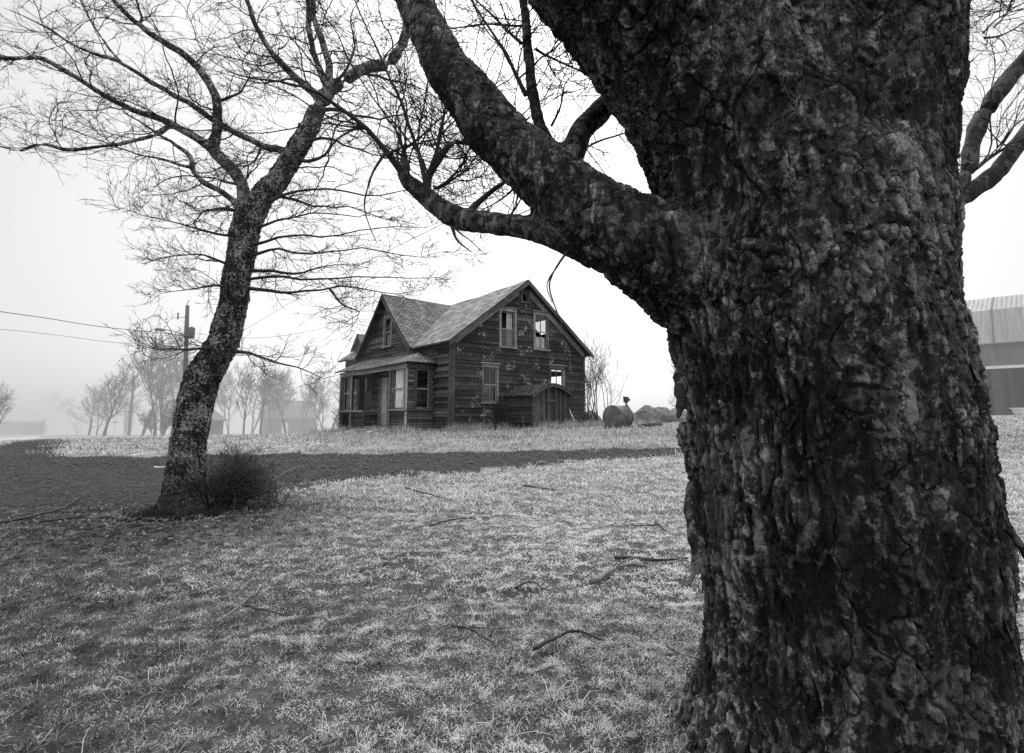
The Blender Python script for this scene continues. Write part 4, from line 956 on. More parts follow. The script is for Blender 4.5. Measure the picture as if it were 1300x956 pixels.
# ---- cellar entry built onto the gable wall
ce0,ce1,cel=3.42,5.95,2.1; zc=G0+1.92; za=G0+2.42
def Pc(a,z,o): return HW(a,-cel-o,z)
def arch(a):
    x=(a-(ce0+ce1)/2)/((ce1-ce0)/2+.22); return zc-.12+(za-zc+.12)*(1-abs(x)**1.75)
cellar=empty('cellar_entry',HW((ce0+ce1)/2,-cel/2,G0),'low plank cellar entrance with rounded mossy shingle roof against the house gable','shed')
cb=np.array(cellar.location)
def cbuild(mb,nm,mt): return mb.build(nm,mt,cellar,cb)
mb=MB(Pc); x=ce0
while x<ce1-.02:
    wd=rb.uniform(.13,.2); x1=min(x+wd,ce1); mb.hexa([(x+.004,G0-.15,-.04),(x1-.004,G0-.15,-.04),(x1-.004,G0-.15,.0+rb.uniform(0,.015)),(x+.004,G0-.15,rb.uniform(0,.015)),
      (x+.004,arch(x)-.03,-.04),(x1-.004,arch(x1)-.03,-.04),(x1-.004,arch(x1)-.03,.005),(x+.004,arch(x)-.03,.005)],rb.random()); x=x1
cbuild(mb,'front_wall',M['plank'])
mb=MB()
for z in np.arange(G0-.15,zc,.2):
    if rb.random()<.92: mb.hexa([(ce0-.03,.06,z),(ce0-.03,cel-.02,z),(ce0,cel-.02,z),(ce0,.06,z),(ce0-.01,.06,z+.195),(ce0-.01,cel-.02,z+.195),(ce0+.02,cel-.02,z+.195),(ce0+.02,.06,z+.195)],rb.random(),lambda a,b,c:HW(a,-b,c))
    mb.box(ce1-.03,ce1,.06,cel-.02,z,z+.195,rb.random(),lambda a,b,c:HW(a,-b,c))
mb.box(ce0+.03,ce0+.05,.06,cel-.05,G0-.15,zc-.1,.1,lambda a,b,c:HW(a,-b,c))
cbuild(mb,'side_wall',M['plank'])
mb=MB(HW); n=14; ks=np.linspace(ce0-.2,ce1+.2,n+1)
for k in range(n):
    for j in range(6):
        b0=.05-(cel+.3)*j/6; b1=.05-(cel+.3)*(j+1)/6; a0_,a1_=ks[k],ks[k+1]
        jt=lambda: rb.uniform(0,.02)
        z00=arch(a0_)+.02; z11=arch(a1_)+.02; e=jt()
        mb.slab([(a0_,b0,z00+e),(a0_,b1,z00+e),(a1_,b1,z11+e),(a1_,b0,z11+e)],.06,.5,[(a0_,b0),(a0_,b1),(a1_,b1),(a1_,b0)])
cbuild(mb,'roof',M['shingle_moss'])
mb=MB(Pc)
for k in range(n):
    a0_,a1_=ks[k],ks[k+1]; mb.hexa([(a0_,arch(a0_)-.16,.21),(a1_,arch(a1_)-.16,.21),(a1_,arch(a1_)-.16,.245),(a0_,arch(a0_)-.16,.245),(a0_,arch(a0_)-.04,.21),(a1_,arch(a1_)-.04,.21),(a1_,arch(a1_)-.04,.245),(a0_,arch(a0_)-.04,.245)],.6)
cbuild(mb,'barge_board',M['trim_dark'])
mb=MB(Pc); d0,d1=ce0+.55,ce0+1.55
mb.box(d0,d0+.07,G0,zc-.08,.016,.04,.4); mb.box(d1,d1+.07,G0,zc-.08,.016,.04,.4); mb.box(d0,d1,G0+.35,G0+.47,.017,.042,.5); mb.box(d0,d1,zc-.42,zc-.3,.017,.042,.5)
cbuild(mb,'door',M['trim_dark'])
mb=MB(Pc); mb.box(ce0-.05,ce0+.2,G0-.15,G0+.22,.017,.12,.9); cbuild(mb,'footing_stone',M['stone']); mb=MB(Pc); mb.box(ce1-.6,ce1-.3,G0-.15,G0+.2,.017,.1,.8); cbuild(mb,'footing_stone',M['stone'])
# white plank leaning on the entry
p0=np.array(HW(ce1+.12,-1.75,G0+1.45)); p1=np.array(HW(ce1+.72,-2.1,G0+.02))
v,q=tubes(np.array([[p0,(p0+p1)/2,p1]]),np.array([[.065,.065,.065]]),4,True)
tag(link('plank',npmesh('plank',v,q,M['white_wood'],False)),'thin white plank leaning beside the cellar entrance','plank')
# ================================================================== TANK, PUMP, MOUNDS
tk=hit(788,544.5); tz_=gz(*tk); tkb=np.array([tk[0],tk[1]+.6,tz_])
tank=empty('oil_tank',tkb,'rusty round fuel tank lying beside the farmhouse','tank')
ax=np.array([.72,.69,0]); ax/=np.linalg.norm(ax); R_=.55; Lk=1.0
def lathe(prof,axis,org,ns=36):
    ref=np.array([0,0,1.0]); b=np.cross(axis,ref); b/=np.linalg.norm(b); c=np.cross(b,axis); V=[];
    for (x,r) in prof:
        for k in range(ns): a=2*PI*k/ns; V.append(org+axis*x+(b*math.cos(a)+c*math.sin(a))*r)
    Q=[(i*ns+k,i*ns+(k+1)%ns,(i+1)*ns+(k+1)%ns,(i+1)*ns+k) for i in range(len(prof)-1) for k in range(ns)]
    return np.array(V),np.array(Q)
co=tkb+[0,0,R_+.02]-ax*Lk/2
v,q=lathe([(-.06,.001),(-.055,.25),(-.02,.48),(0,R_),(.0,R_+.025),(.06,R_+.025),(.06,R_),(Lk*.5-.03,R_),(Lk*.5-.03,R_+.015),(Lk*.5+.03,R_+.015),(Lk*.5+.03,R_),(Lk-.06,R_),(Lk-.06,R_+.025),(Lk,R_+.025),(Lk,R_),(Lk+.03,.45),(Lk+.06,.001)],ax,co)
M['rust']=flat('rusty_steel',.10,.75,3,.7,.5,.5)
link('drum',npmesh('drum',v,q,M['rust'],True,None,tkb),tank)
for e in (.2,.85):
    mb=MB(); c_=tkb-ax*Lk/2+ax*e; sx=np.array([-ax[1],ax[0],0])
    P_=lambda a,b,c: tuple(c_+sx*a+ax*b+np.array([0,0,c])); mb.box(-.6,.6,-.09,.09,-.1,.14,.5,P_); mb.build('cradle',M['trim_dark'],tank,tkb)
def wpt(px,py,Y): return P3(px,py,Y)
Yk=tkb[1]
a_=wpt(795,517,Yk+.25); b_=wpt(795,511,Yk+.25)
v,q=tubes(np.array([[a_-[0,0,.25],(a_+b_)/2,b_]]),np.array([[.05,.05,.05]]),8,True); link('filler_pipe',npmesh('filler_pipe',v,q,M['metal_dark'],True,None,tkb),tank)
mb=MB(); mb.hexa([(b_[0]-.11,b_[1]-.12,b_[2]),(b_[0]+.09,b_[1]-.12,b_[2]),(b_[0]+.09,b_[1]+.12,b_[2]),(b_[0]-.11,b_[1]+.12,b_[2]),(b_[0]-.13,b_[1]-.12,b_[2]+.3),(b_[0]+.12,b_[1]-.12,b_[2]+.26),(b_[0]+.12,b_[1]+.12,b_[2]+.26),(b_[0]-.13,b_[1]+.12,b_[2]+.3)]); mb.box(b_[0]+.1,b_[0]+.19,b_[1]-.07,b_[1]+.07,b_[2]+.08,b_[2]+.18,.3); mb.build('pump_box',M['metal_dark'],tank,tkb)
pts=[(796,514,Yk-.1),(803,524,Yk-.45),(810,538,Yk-.75),(822,544.5,Yk-1.0)]
p_,r_=resample([P3(*a) for a in pts],[.035]*4,12); v,q=tubes(p_[None],r_[None],6); link('hose',npmesh('hose',v,q,M['metal_grey'],True,None,tkb),tank)
a_,b_=hit(811,543.5),hit(840,542); 
lp=np.array([[[a_[0],a_[1],gz(*a_)+.1],[(a_[0]+b_[0])/2,(a_[1]+b_[1])/2,gz(*((a_+b_)/2))+.13],[b_[0],b_[1],gz(*b_)+.12]]]); v,q=tubes(lp,np.array([[.1,.11,.09]]),8,True)
tag(link('log',npmesh('log',v,q,M['twig_mid'],False)),'short dark log lying on the grass beside the rusty tank','log')
def mound(px,py,Y,rx,rz,seed,lab):
    c=P3(px,py,Y); g=gz(c[0],Y); n,m=44,18; V=[]
    th=np.linspace(0,2*PI,n,endpoint=False); ph=np.linspace(0,1,m)
    A,Bb=np.meshgrid(th,ph); X=np.cos(A)*Bb*rx; Y_=np.sin(A)*Bb*rx*.7; Z=rz*np.sqrt(np.clip(1-Bb**2,0,1))-.1
    p=np.stack([X.ravel()+seed,Y_.ravel(),Z.ravel()],1); nn=fbm(p*1.1,4); n2=fbm(p*4,3)
    V=np.stack([X.ravel()*(1+.15*nn)+c[0],Y_.ravel()*(1+.15*nn)+Y,Z.ravel()*(1+.25*nn)+.07*n2+g],1)
    Q=np.array([(i*n+k,i*n+(k+1)%n,(i+1)*n+(k+1)%n,(i+1)*n+k) for i in range(m-1) for k in range(n)])
    o=link('earth_mound',npmesh('earth_mound',V,Q,M['mound'])); tag(o,lab,'mound','earth mounds beyond the tank'); return V
m1=mound(832,545,36.5,1.7,1.15,1,'largest rough earth mound right behind the tank')
m2=mound(860,545,37.5,1.7,.95,5,'low earth mound ending at the big maple trunk')
m3=mound(752,545,36.0,.85,1.0,9,'small dark earth mound at the house corner')
# ================================================================== BARN
ba=np.array([33.3,42.0]); bdv=np.array([.722,-.692]); bn=np.array([-.692,-.722]); GB=1.5
def BW(a,o,z): p=ba+a*bdv+bn*o; return (p[0],p[1],z)
bb=np.array([*(ba+2*bdv),GB]); barn=empty('barn',bb,'large gambrel roofed barn with sheet metal roof and dark plank lower wall','barn')
x0,x1=-7.5,11.0; Zb,Ze=5.15,7.0
mb=MB(BW); x=x0
while x<x1:
    x2=min(x+rb.uniform(.2,.3),x1); j=rb.uniform(0,.02); mb.box(x+.004,x2-.004,-.05,.0+j,GB-.5,Zb-.02,rb.random()); x=x2
mb.box(x0,x1,-10.05,-10,GB-.5,Ze,.4)
mb.build('lower_wall',M['barn_lower'],barn,bb)
mb=MB(BW); n=1
mb.poly([(x0,.06,Zb+.12),(x1,.06,Zb+.12),(x1,.06,Ze),(x0,.06,Ze)],.5,[(x0,Zb),(x1,Zb),(x1,Ze),(x0,Ze)]); mb.poly([(x0,.06,Zb+.12),(x0,-.05,Zb+.12),(x1,-.05,Zb+.12),(x1,.06,Zb+.12)])
mb.build('upper_wall',M['barn_upper'],barn,bb)
mb=MB(BW); mb.box(x0,x1,.07,.14,Zb-.08,Zb+.12,.9); mb.build('track_board',M['white'],barn,bb)
prof=[(.35,6.92),(-1.3,9.55),(-5,11.05),(-8.7,9.55),(-10.3,6.92)]
mb=MB(BW); dist=0
for (o0,z0),(o1,z1) in zip(prof[:-1],prof[1:]):
    L=math.hypot(o1-o0,z1-z0); mb.slab([(x0-.3,o0,z0),(x1,o0,z0),(x1,o1,z1),(x0-.3,o1,z1)],.08,.5,[(x0,dist),(x1,dist),(x1,dist+L),(x0,dist+L)]); dist+=L+.7
mb.build('roof',M['barn_roof'],barn,bb)
mb=MB(BW)
for k in range(int((x1-x0)/1.9)+1):
    a=x0+k*1.9
    for (o0,z0),(o1,z1) in list(zip(prof[:-1],prof[1:]))[:2]: mb.hexa([(a-.03,o0,z0+.002),(a+.03,o0,z0+.002),(a+.03,o1,z1+.002),(a-.03,o1,z1+.002),(a-.03,o0,z0+.05),(a+.03,o0,z0+.05),(a+.03,o1,z1+.05),(a-.03,o1,z1+.05)])
mb.build('roof_seam',M['metal_dark'],barn,bb)
for xx in (x0,x1):
    mb=MB(BW); mb.poly([(xx,0,GB-.5),(xx,.0,6.9),(xx,-1.3,9.45),(xx,-5,10.95),(xx,-8.7,9.45),(xx,-10,6.9),(xx,-10,GB-.5)],.4); mb.build('end_wall',M['barn_lower'],barn,bb)
a_,zz=0,0
tp=P3(1304,530,36.5); mb=MB(); g=gz(tp[0],tp[1]); X_,Y_=tp[0],tp[1]
mb.hexa([(X_-.55,Y_-.3,g+.1),(X_+1.3,Y_-.3,g+.1),(X_+1.3,Y_+.3,g+.1),(X_-.55,Y_+.3,g+.1),(X_-.65,Y_-.36,g+.45),(X_+1.4,Y_-.36,g+.45),(X_+1.4,Y_+.36,g+.45),(X_-.65,Y_+.36,g+.45)])
mb.box(X_-.72,X_+1.46,Y_-.42,Y_+.42,g+.45,g+.5); mb.box(X_-.5,X_-.35,Y_-.3,Y_+.3,g-.1,g+.1); mb.box(X_+.9,X_+1.05,Y_-.3,Y_+.3,g-.1,g+.1)
tag(mb.build('feed_trough',M['white']),'white trough on the grass at the foot of the barn wall','trough')
# ================================================================== POLES AND WIRES
def pole(px0,py0,px1,py1,Y,r,label,rig=False):
    top=P3(px0,py0,Y); bot=P3(px1,py1,Y); g=gz(bot[0],bot[1]); f=(g-.2-bot[2])/(top[2]-bot[2]); bot=bot+(top-bot)*f
    e=empty('utility_pole',bot,label,'pole','wooden utility poles along the road'); n=5
    p=np.linspace(bot,top,n); rr=np.linspace(r*1.2,r*.85,n); v,q=tubes(p[None],rr[None],10,True); link('post',npmesh('post',v,q,M['pole'],True,None,bot),e); return e,bot,top
e1,b1_,t1_=pole(238,388,233,552,40,.15,'tall utility pole with street lamp and transformer behind the leaning maple')
e2,b2_,t2_=pole(170.5,476,163,556,76,.17,'leaning bare pole beside the clipped conifer')
e3,b3_,t3_=pole(150.5,505,144,557,112,.17,'leaning bare pole farthest left in the row')
pole(130,500,130,556,140,.14,'slim distant pole beside the roadside maple')
# first pole hardware
def dotube(name,pts,r,mat,par,off,ns=6):
    P=np.array(pts); p_,r_=resample(P,np.full(len(P),r) if np.isscalar(r) else r,max(8,len(P)*3)); v,q=tubes(p_[None],r_[None],ns,True); return link(name,npmesh(name,v,q,mat,True,None,off),par)
arm=dotube('lamp_arm',[P3(237,425,40),P3(228,423,39.9),P3(219,420,39.8),P3(212,419,39.7)],.035,M['metal_grey'],e1,b1_)
lp_=P3(204,418.5,39.6); mb=MB()
v,q=lathe([(-.45,.01),(-.4,.09),(-.1,.16),(.15,.13),(.4,.06),(.42,.005)],np.array([.98,.1,-.05]),lp_,14); v[:,2]=lp_[2]+(v[:,2]-lp_[2])*.7
link('street_lamp_head',npmesh('street_lamp_head',v,q,M['metal_grey'],True,None,b1_),e1)
tx=P3(243,422,40); v,q=lathe([(-.4,.01),(-.4,.2),(-.36,.22),(.3,.22),(.34,.2),(.38,.01)],np.array([0.02,0.01,1]),tx+[0,0,0],16) if False else (None,None)
def zl(c,prof,ns=16):
    V=[];
    for z,r in prof:
        for k in range(ns): V.append((c[0]+r*math.cos(2*PI*k/ns),c[1]+r*math.sin(2*PI*k/ns),c[2]+z))
    Q=[(i*ns+k,i*ns+(k+1)%ns,(i+1)*ns+(k+1)%ns,(i+1)*ns+k) for i in range(len(prof)-1) for k in range(ns)]
    return np.array(V),np.array(Q)
v,q=zl(tx,[(-.42,.01),(-.42,.2),(-.38,.23),(.3,.23),(.34,.2),(.42,.05),(.43,.01)]); link('transformer',npmesh('transformer',v,q,M['metal_dark'],True,None,b1_),e1)
dotube('bracket',[P3(237,403,40),P3(231,403,40),P3(226,402,40)],.025,M['metal_grey'],e1,b1_)
v,q=zl(P3(226,401,40),[(-.25,.01),(-.25,.05),(-.1,.07),(0,.04),(.1,.07),(.22,.05),(.25,.01)],10); link('insulator',npmesh('insulator',v,q,M['metal_grey'],True,None,b1_),e1)
dotube('pin',[t1_,t1_+[0,0,.25],t1_+[.12,0,.4]],.025,M['metal_dark'],e1,b1_)
wires=[([P3(-60,386,26),P3(0,395.5,29),P3(60,404,32.5),P3(130,415,36.2),P3(238,426,40)],.022,'upper power line sagging from the lamp pole past the left edge'),
 ([P3(-60,414,28),P3(0,418,31),P3(60,424,33.5),P3(160,436,37),P3(237,436,40)],.012,'thin lower cable running left from the lamp pole'),
 ([P3(240,423,40),P3(310,429,37),P3(360,426,35.4),P3(410,417,34)],.012,'service cable from the lamp pole toward the farmhouse'),
 ([P3(236,462,40),P3(300,425,36),P3(380,378,30),P3(450,340,24),P3(530,300,18),P3(590,270,13)],.010,'cable rising from the lamp pole toward the big maple'),
 ([P3(232,461,40),P3(215,478,55),P3(203,486,66),P3(171,492,76)],.015,'cable from the lamp pole back to the leaning pole')]
for pts,r,lab in wires:
    P=np.array(pts); p_,r_=resample(P,np.full(len(P),r),40); v,q=tubes(p_[None],r_[None],5)
    tag(link('power_line',npmesh('power_line',v,q,M['wire'])),lab,'cable','overhead power lines')
# ================================================================== FAR TREES
def bare_tree(seed,h,spread=.5,stems=1,K=(7,6,5),r0=.16,up=.10,rmin=.018,first=.25):
    rng=np.random.default_rng(seed); T=[]
    for s_ in range(stems):
        a=rng.uniform(0,2*PI); ln=spread*.25*(stems>1)
        n=12; p=np.zeros((n,3)); d=np.array([math.cos(a)*ln,math.sin(a)*ln,1.0])
        for j in range(1,n):
            d=d+rng.normal(size=3)*[.09,.09,.02]; d/=np.linalg.norm(d); p[j]=p[j-1]+d*h*.85/(n-1)
        T.append((p,r0*(1-.88*np.linspace(0,1,n))*(1.0 if stems==1 else .7)))
    PT=np.array([t[0] for t in T]); RD=np.array([t[1] for t in T]); RD[:,0]*=1.35
    trunk=tubes(PT,RD,7)
    out=[]; cur=(PT,RD); L=[(.28*h,.52*h),(.12*h,.26*h),(.05*h,.13*h)]
    for k in range(3):
        cur=sprout(cur[0],cur[1],K[k]*(2 if k==0 else 1),L[k],(22,22+60*spread+15),up*(1.5 if k==0 else 1),.12,8 if k<2 else 5,.5,rng,tmin=first if k==0 else .2,rmin=rmin*(1.6,1.1,.8)[k])
        out.append(tubes(cur[0],cur[1],5 if k==0 else 3))
    return trunk,cat_vq(out)
TREECACHE={}
def far_tree(px,py,Y,kind,h,label,group,name='bare_tree',rz=0,mat='twig_far'):
    c=P3(px,py,Y); g=gz(c[0],Y)-.1; loc=np.array([c[0],Y,g])
    if kind not in TREECACHE:
        kw=KINDS[kind]; t,cr=bare_tree(h=10.0,**kw)
        TREECACHE[kind]=(npmesh('trunk',t[0],t[1],M[mat]),npmesh('crown',cr[0],cr[1],M[mat]))
    e=empty(name,loc,label,'tree' if name!='sapling' and name!='shrub' else name,group); e.rotation_euler=(0,0,rz); k=h/10.0; e.scale=(k,k,k)
    a=link('trunk',TREECACHE[kind][0],e); b=link('crown',TREECACHE[kind][1],e); return e
KINDS={'round2':dict(seed=41,spread=1.0,stems=2,K=(5,5,4),r0=.2,rmin=.026,first=.15),'tall2':dict(seed=42,spread=.45,stems=2,K=(7,5,4),r0=.14,rmin=.026,up=.1,first=.25),'fork':dict(seed=43,spread=.9,stems=3,K=(4,5,4),r0=.16,rmin=.026,up=.06,first=.3),'round':dict(seed=1,spread=.85,K=(9,7,6),r0=.22,rmin=.03,first=.18),'tall':dict(seed=2,spread=.35,K=(9,6,5),r0=.15,rmin=.026,up=.14,first=.2),'mid':dict(seed=3,spread=.6,K=(9,6,5),r0=.17,rmin=.027,first=.25),
 'open':dict(seed=4,spread=.75,K=(8,6,5),r0=.18,rmin=.026,first=.35),'bushy':dict(seed=6,spread=.7,stems=5,K=(5,6,5),r0=.11,rmin=.035,first=.1),
 'sap':dict(seed=8,spread=.45,stems=4,K=(3,3,3),r0=.085,rmin=.015,up=.12,first=.2),'sap2':dict(seed=9,spread=.5,stems=3,K=(3,3,3),r0=.08,rmin=.014,up=.12,first=.2)}
GB_='bare trees fading into the fog'
far=[(132,557,66,'round',8.0,'broad crowned tree with split trunk beside the distant poles'),(112,557,78,'round2',6.8,'smaller round crowned tree just left of the broad crowned tree'),
 (180,556,72,'fork',9.6,'tree with wide upper limbs behind the leaning pole'),(196,556,68,'tall',11.2,'tall upright tree between the leaning pole and the lamp pole'),
 (218,556,84,'mid',15.5,'tall pale tree just left of the lamp pole'),(290,550,84,'tall2',9.6,'bare tree seen just right of the leaning maple trunk'),
 (309,550,68,'tall',8.5,'straight slender tree left of the foggy farm building'),(331,550,70,'open',8.0,'crooked tree touching the left wall of the foggy farm building'),
 (343,550,86,'tall',9.6,'upright tree standing behind the foggy farm building ridge'),(364,549,74,'fork',8.6,'tree standing in front of the foggy farm building'),
 (384,549,90,'tall',9.4,'pale tree behind the middle of the foggy building roof'),(401,549,80,'tall2',8.3,'tree at the right corner of the foggy farm building'),
 (420,549,85,'mid',8.8,'pale tree in the gap before the farmhouse porch'),(437,549,95,'tall',8.4,'faint tree half hidden by the farmhouse porch'),
 (268,552,100,'open',12.5,'pale tree hidden partly behind the leaning maple trunk'),(72,555,150,'mid',11.0,'very faint tree at the end of the road'),(158,556,95,'tall2',9.5,'faint slender tree between the two leaning poles'),
 (122,557,84,'tall2',7.6,'upright tree overlapping the broad crowned tree on its left'),(206,556,76,'round2',11.5,'wide tree filling the gap between the upright tree and the lamp pole'),(248,553,74,'fork',10.8,'wide forked tree mostly hidden by the leaning maple trunk'),
 (97,557,98,'fork',6.6,'low dim tree at the left end of the tree row'),(320,550,92,'round2',11.0,'wide pale tree behind the slender one left of the foggy farm building'),(352,549,92,'tall2',10.6,'pale twin stemmed tree rising behind the foggy roof'),(410,549,90,'round2',8.5,'faint wide tree just right of the foggy farm building')]
for i,(px,py,Y,k,h,lab) in enumerate(far): far_tree(px,py,Y,k,h,lab,GB_,rz=i*1.3)
far_tree(208,556,60,'bushy',3.6,'dense multi stemmed bush in front of the far trees','roadside bushes','shrub',.5)
far_tree(222,556,52,'bushy',4.2,'dark branching bush against the leaning maple trunk','roadside bushes','shrub',2.1)
far_tree(192,556,66,'bushy',3.0,'small dark bush left of the two larger roadside bushes','roadside bushes','shrub',4)
far_tree(428,548,50,'bushy',2.6,'low pale bush beside the farmhouse porch','roadside bushes','shrub',1)
far_tree(-4,556,60,'round',5.4,'dark tree cut by the left edge of the picture',GB_,rz=2.2)
far_tree(866,543,70,'round',7.4,'faint tree beside the big maple trunk beyond the mounds',GB_,rz=.7)
GS='saplings beside the farmhouse corner'
far_tree(758,546,34,'sap',5.6,'cluster of thin saplings nearest the farmhouse corner',GS,'sapling',.3); far_tree(772,546,35,'sap2',5.2,'pair of slim saplings just left of the rusty tank',GS,'sapling',1.9)
far_tree(747,546,35.5,'sap',4.9,'short saplings against the farmhouse wall edge',GS,'sapling',3.1)
e=far_tree(734,547,29.6,'sap2',3.3,'thin bare sapling in front of the farmhouse gable wall',GS,'sapling',4.4)
far_tree(628,549,27.6,'bushy',1.7,'little bare shrub under the lower gable window',None,'shrub',1.4)
# pale roadside conifer and conifers at left
def conifer(px,py,Y,h,r,label,clip=False,seed=0):
    c=P3(px,py,Y); loc=np.array([c[0],Y,gz(c[0],Y)-.1]); rng=np.random.default_rng(seed); e=empty('conifer',loc,label,'tree','conifers by the road')
    v,q=tubes(np.array([[[0,0,0],[0,0,h*.5],[0,0,h]]]),np.array([[.12,.08,.02]]),6); link('trunk',npmesh('trunk',v,q,M['twig_far']),e)
    n=2600 if clip else 1500; z=rng.uniform(.04,1,n); rad=r*((1-z)**.7 if not clip else np.sin(PI*np.clip(z,0,1)**.7)**.8)*(1 if clip else (.7+.45*((z*9)%1<.5)))
    a=rng.uniform(0,2*PI,n); rr=rad*rng.uniform(.5,1,n)**.5; o_=np.stack([rr*np.cos(a),rr*np.sin(a),z*h-(0 if clip else .12)*rr],1)
    dd=np.stack([np.cos(a),np.sin(a),np.full(n,.9 if clip else -.25)],1)*.35*rng.uniform(.6,1.4,n)[:,None]; sd2=np.cross(dd,rnd_unit(n,rng)); sd2/=np.linalg.norm(sd2,axis=1)[:,None]; sd2*=.09
    V=np.stack([o_-sd2,o_+sd2,o_+dd+sd2*.3,o_+dd-sd2*.3],1).reshape(-1,3); Q=np.arange(4*n).reshape(-1,4)
    link('crown',npmesh('crown',V,Q,M['conifer'],False),e)
conifer(161.5,557,105,5.6,.5,'narrow clipped conifer behind the leaning pole',True,3)
conifer(40,555,120,4.6,2.0,'small dark fir on the horizon left of the road',False,4)
# hedge row at far left
def leafmass(name,px0,px1,Y,h,n,seed,label,cat,mat):
    rng=np.random.default_rng(seed); x=rng.uniform(px0,px1,n); y=Y+rng.uniform(-4,4,n); X=(x-650)/F*y; hh=h*(.7+.8*perlin(np.stack([X*.35,0*X,0*X+seed],1))); z=rng.uniform(0,1,n)*hh
    g=terr(X,y); o_=np.stack([X,y,g+z],1); dd=rnd_unit(n,rng)*.9; dd[:,2]=np.abs(dd[:,2]); s_=rnd_unit(n,rng)*.08
    V=np.stack([o_-s_,o_+s_,o_+dd+s_*.3,o_+dd-s_*.3],1).reshape(-1,3); c=V.mean(0); c[2]=V[:,2].min()
    o=link(name,npmesh(name,V,np.arange(4*n).reshape(-1,4),mat,False)); return tag(o,label,cat)
leafmass('hedge',-60,62,96,2.5,5200,3,'long dim hedge line along the far side of the road','hedge',M['twig_far'])
# foggy farm buildings
def farbuild(px0,px1,py,Y,hw,hr,label,dep=7,dorm=False):
    a=P3(px0,py,Y); b=P3(px1,py,Y+4); g=min(gz(a[0],Y),gz(b[0],Y+4))-.2; d=np.array([b[0]-a[0],b[1]-a[1]]); L=np.linalg.norm(d); d/=L; n=np.array([-d[1],d[0]])
    def Bf(x,o,z): p=np.array([a[0],a[1]])+d*x+n*o; return (p[0],p[1],z)
    loc=np.array(Bf(L/2,dep/2,g)); e=empty('farm_building',loc,label,'building','farm buildings in the fog')
    mb=MB(Bf); mb.box(0,L,0,.2,g,g+hw); mb.box(0,L,dep-.2,dep,g,g+hw)
    for xx in (0,L-.2): mb.hexa([(xx,.2,g),(xx+.2,.2,g),(xx+.2,dep-.2,g),(xx,dep-.2,g),(xx,.2,g+hw),(xx+.2,.2,g+hw),(xx+.2,dep-.2,g+hw),(xx,dep-.2,g+hw)]); mb.poly([(xx+.1,0,g+hw),(xx+.1,dep,g+hw),(xx+.1,dep/2,g+hr-.1)])
    mb.build('wall',M['far_wall'],e,loc)
    mb=MB(Bf); mb.slab([(-.3,-.4,g+hw-.2),(L+.3,-.4,g+hw-.2),(L+.3,dep/2,g+hr),(-.3,dep/2,g+hr)],.12); mb.slab([(-.3,dep/2,g+hr),(L+.3,dep/2,g+hr),(L+.3,dep+.4,g+hw-.2),(-.3,dep+.4,g+hw-.2)],.12); mb.build('roof',M['far_roof'],e,loc)
    if dorm:
        for xx in (L*.16,L*.45,L*.75): mb=MB(Bf); mb.box(xx,xx+.8,-.06,-.01,g+.9,g+2.1); mb.build('window',M['inner'],e,loc)
        mb=MB(Bf); mb.box(L*.3,L*.3+1,-.06,-.01,g+.1,g+2.2); mb.build('door',M['white'],e,loc)
    return e
M['far_wall']=flat('far_wall',.07,.3,1); M['far_roof']=flat('far_roof',.10,.3,1)
farbuild(338,400,549,92,3.1,5.9,'wide two slope farm building dissolving in fog between bare trees',7,True)
farbuild(262,283,551,70,2.4,3.9,'small dark outbuilding just right of the leaning maple trunk',4)
# ================================================================== BUSHES BY THE LEFT MAPLE
def bush(px,py,Y,rad,h,n,label,seed,mat,flat_=.5,group='bare bushes at the foot of the leaning maple'):
    c=P3(px,py,Y); g=gz(c[0],Y); rng=np.random.default_rng(seed); N_=9
    a=rng.uniform(0,2*PI,n); r=rad*.35*np.sqrt(rng.uniform(0,1,n)); st=np.stack([r*np.cos(a),r*np.sin(a),0*r-.03],1)
    P=np.zeros((n,N_,3)); b_=rng.uniform(0,2*PI,n); u1=rng.uniform(.05,1,n)**.5; el=np.arccos(rng.uniform(.0,1,n)); rr=rng.uniform(.45,1.3,n)*(1+.25*np.sin(3*b_+seed))
    tgt=np.stack([rad*rr*np.sin(el)*np.cos(b_),rad*rr*np.sin(el)*np.sin(b_),h*rr*np.cos(el)*.95+.08],1)
    for j in range(N_):
        f_=j/(N_-1); P[:,j]=st*(1-f_)+tgt*f_+np.array([0,0,1])*(.22*h*math.sin(PI*f_)); 
    wob_=np.cumsum(rng.normal(0,.028,(n,N_,3)),1); P+=wob_*np.linspace(0,1,N_)[None,:,None]
    R=np.linspace(.006,.003,N_)[None]*np.ones((n,1)); o=[tubes(P,R,4)]
    c1=sprout(P,R,9,(.15*h,.42*h),(35,95),-.01,.38,7,.6,rng,rmin=.0028); o.append(tubes(*c1,3))
    c2=sprout(c1[0],c1[1],5,(.06*h,.2*h),(30,90),.0,.3,4,.7,rng,rmin=.0022); o.append(tubes(*c2,3))
    v,q=cat_vq(o); loc=(c[0],Y,g); ob=link('bush',npmesh('bush',v,q,mat,True,None),None,loc); tag(ob,label,'bush',group); return ob
bush(292,640,9.9,.66,.95,130,'dense dark twiggy bush hugging the right side of the leaning maple trunk',31,M['bush'])
bush(300,640,10.3,.5,.9,70,'low rounded twiggy bush behind the dense dark one',37,M['bush'])
bush(350,634,10.2,.62,.7,16,'sparse spreading bush with curved stems on the drive edge',33,M['bush'])
bush(298,640,10.9,.4,1.35,14,'tall thin sprigs rising above the dense bush',35,M['bush'])
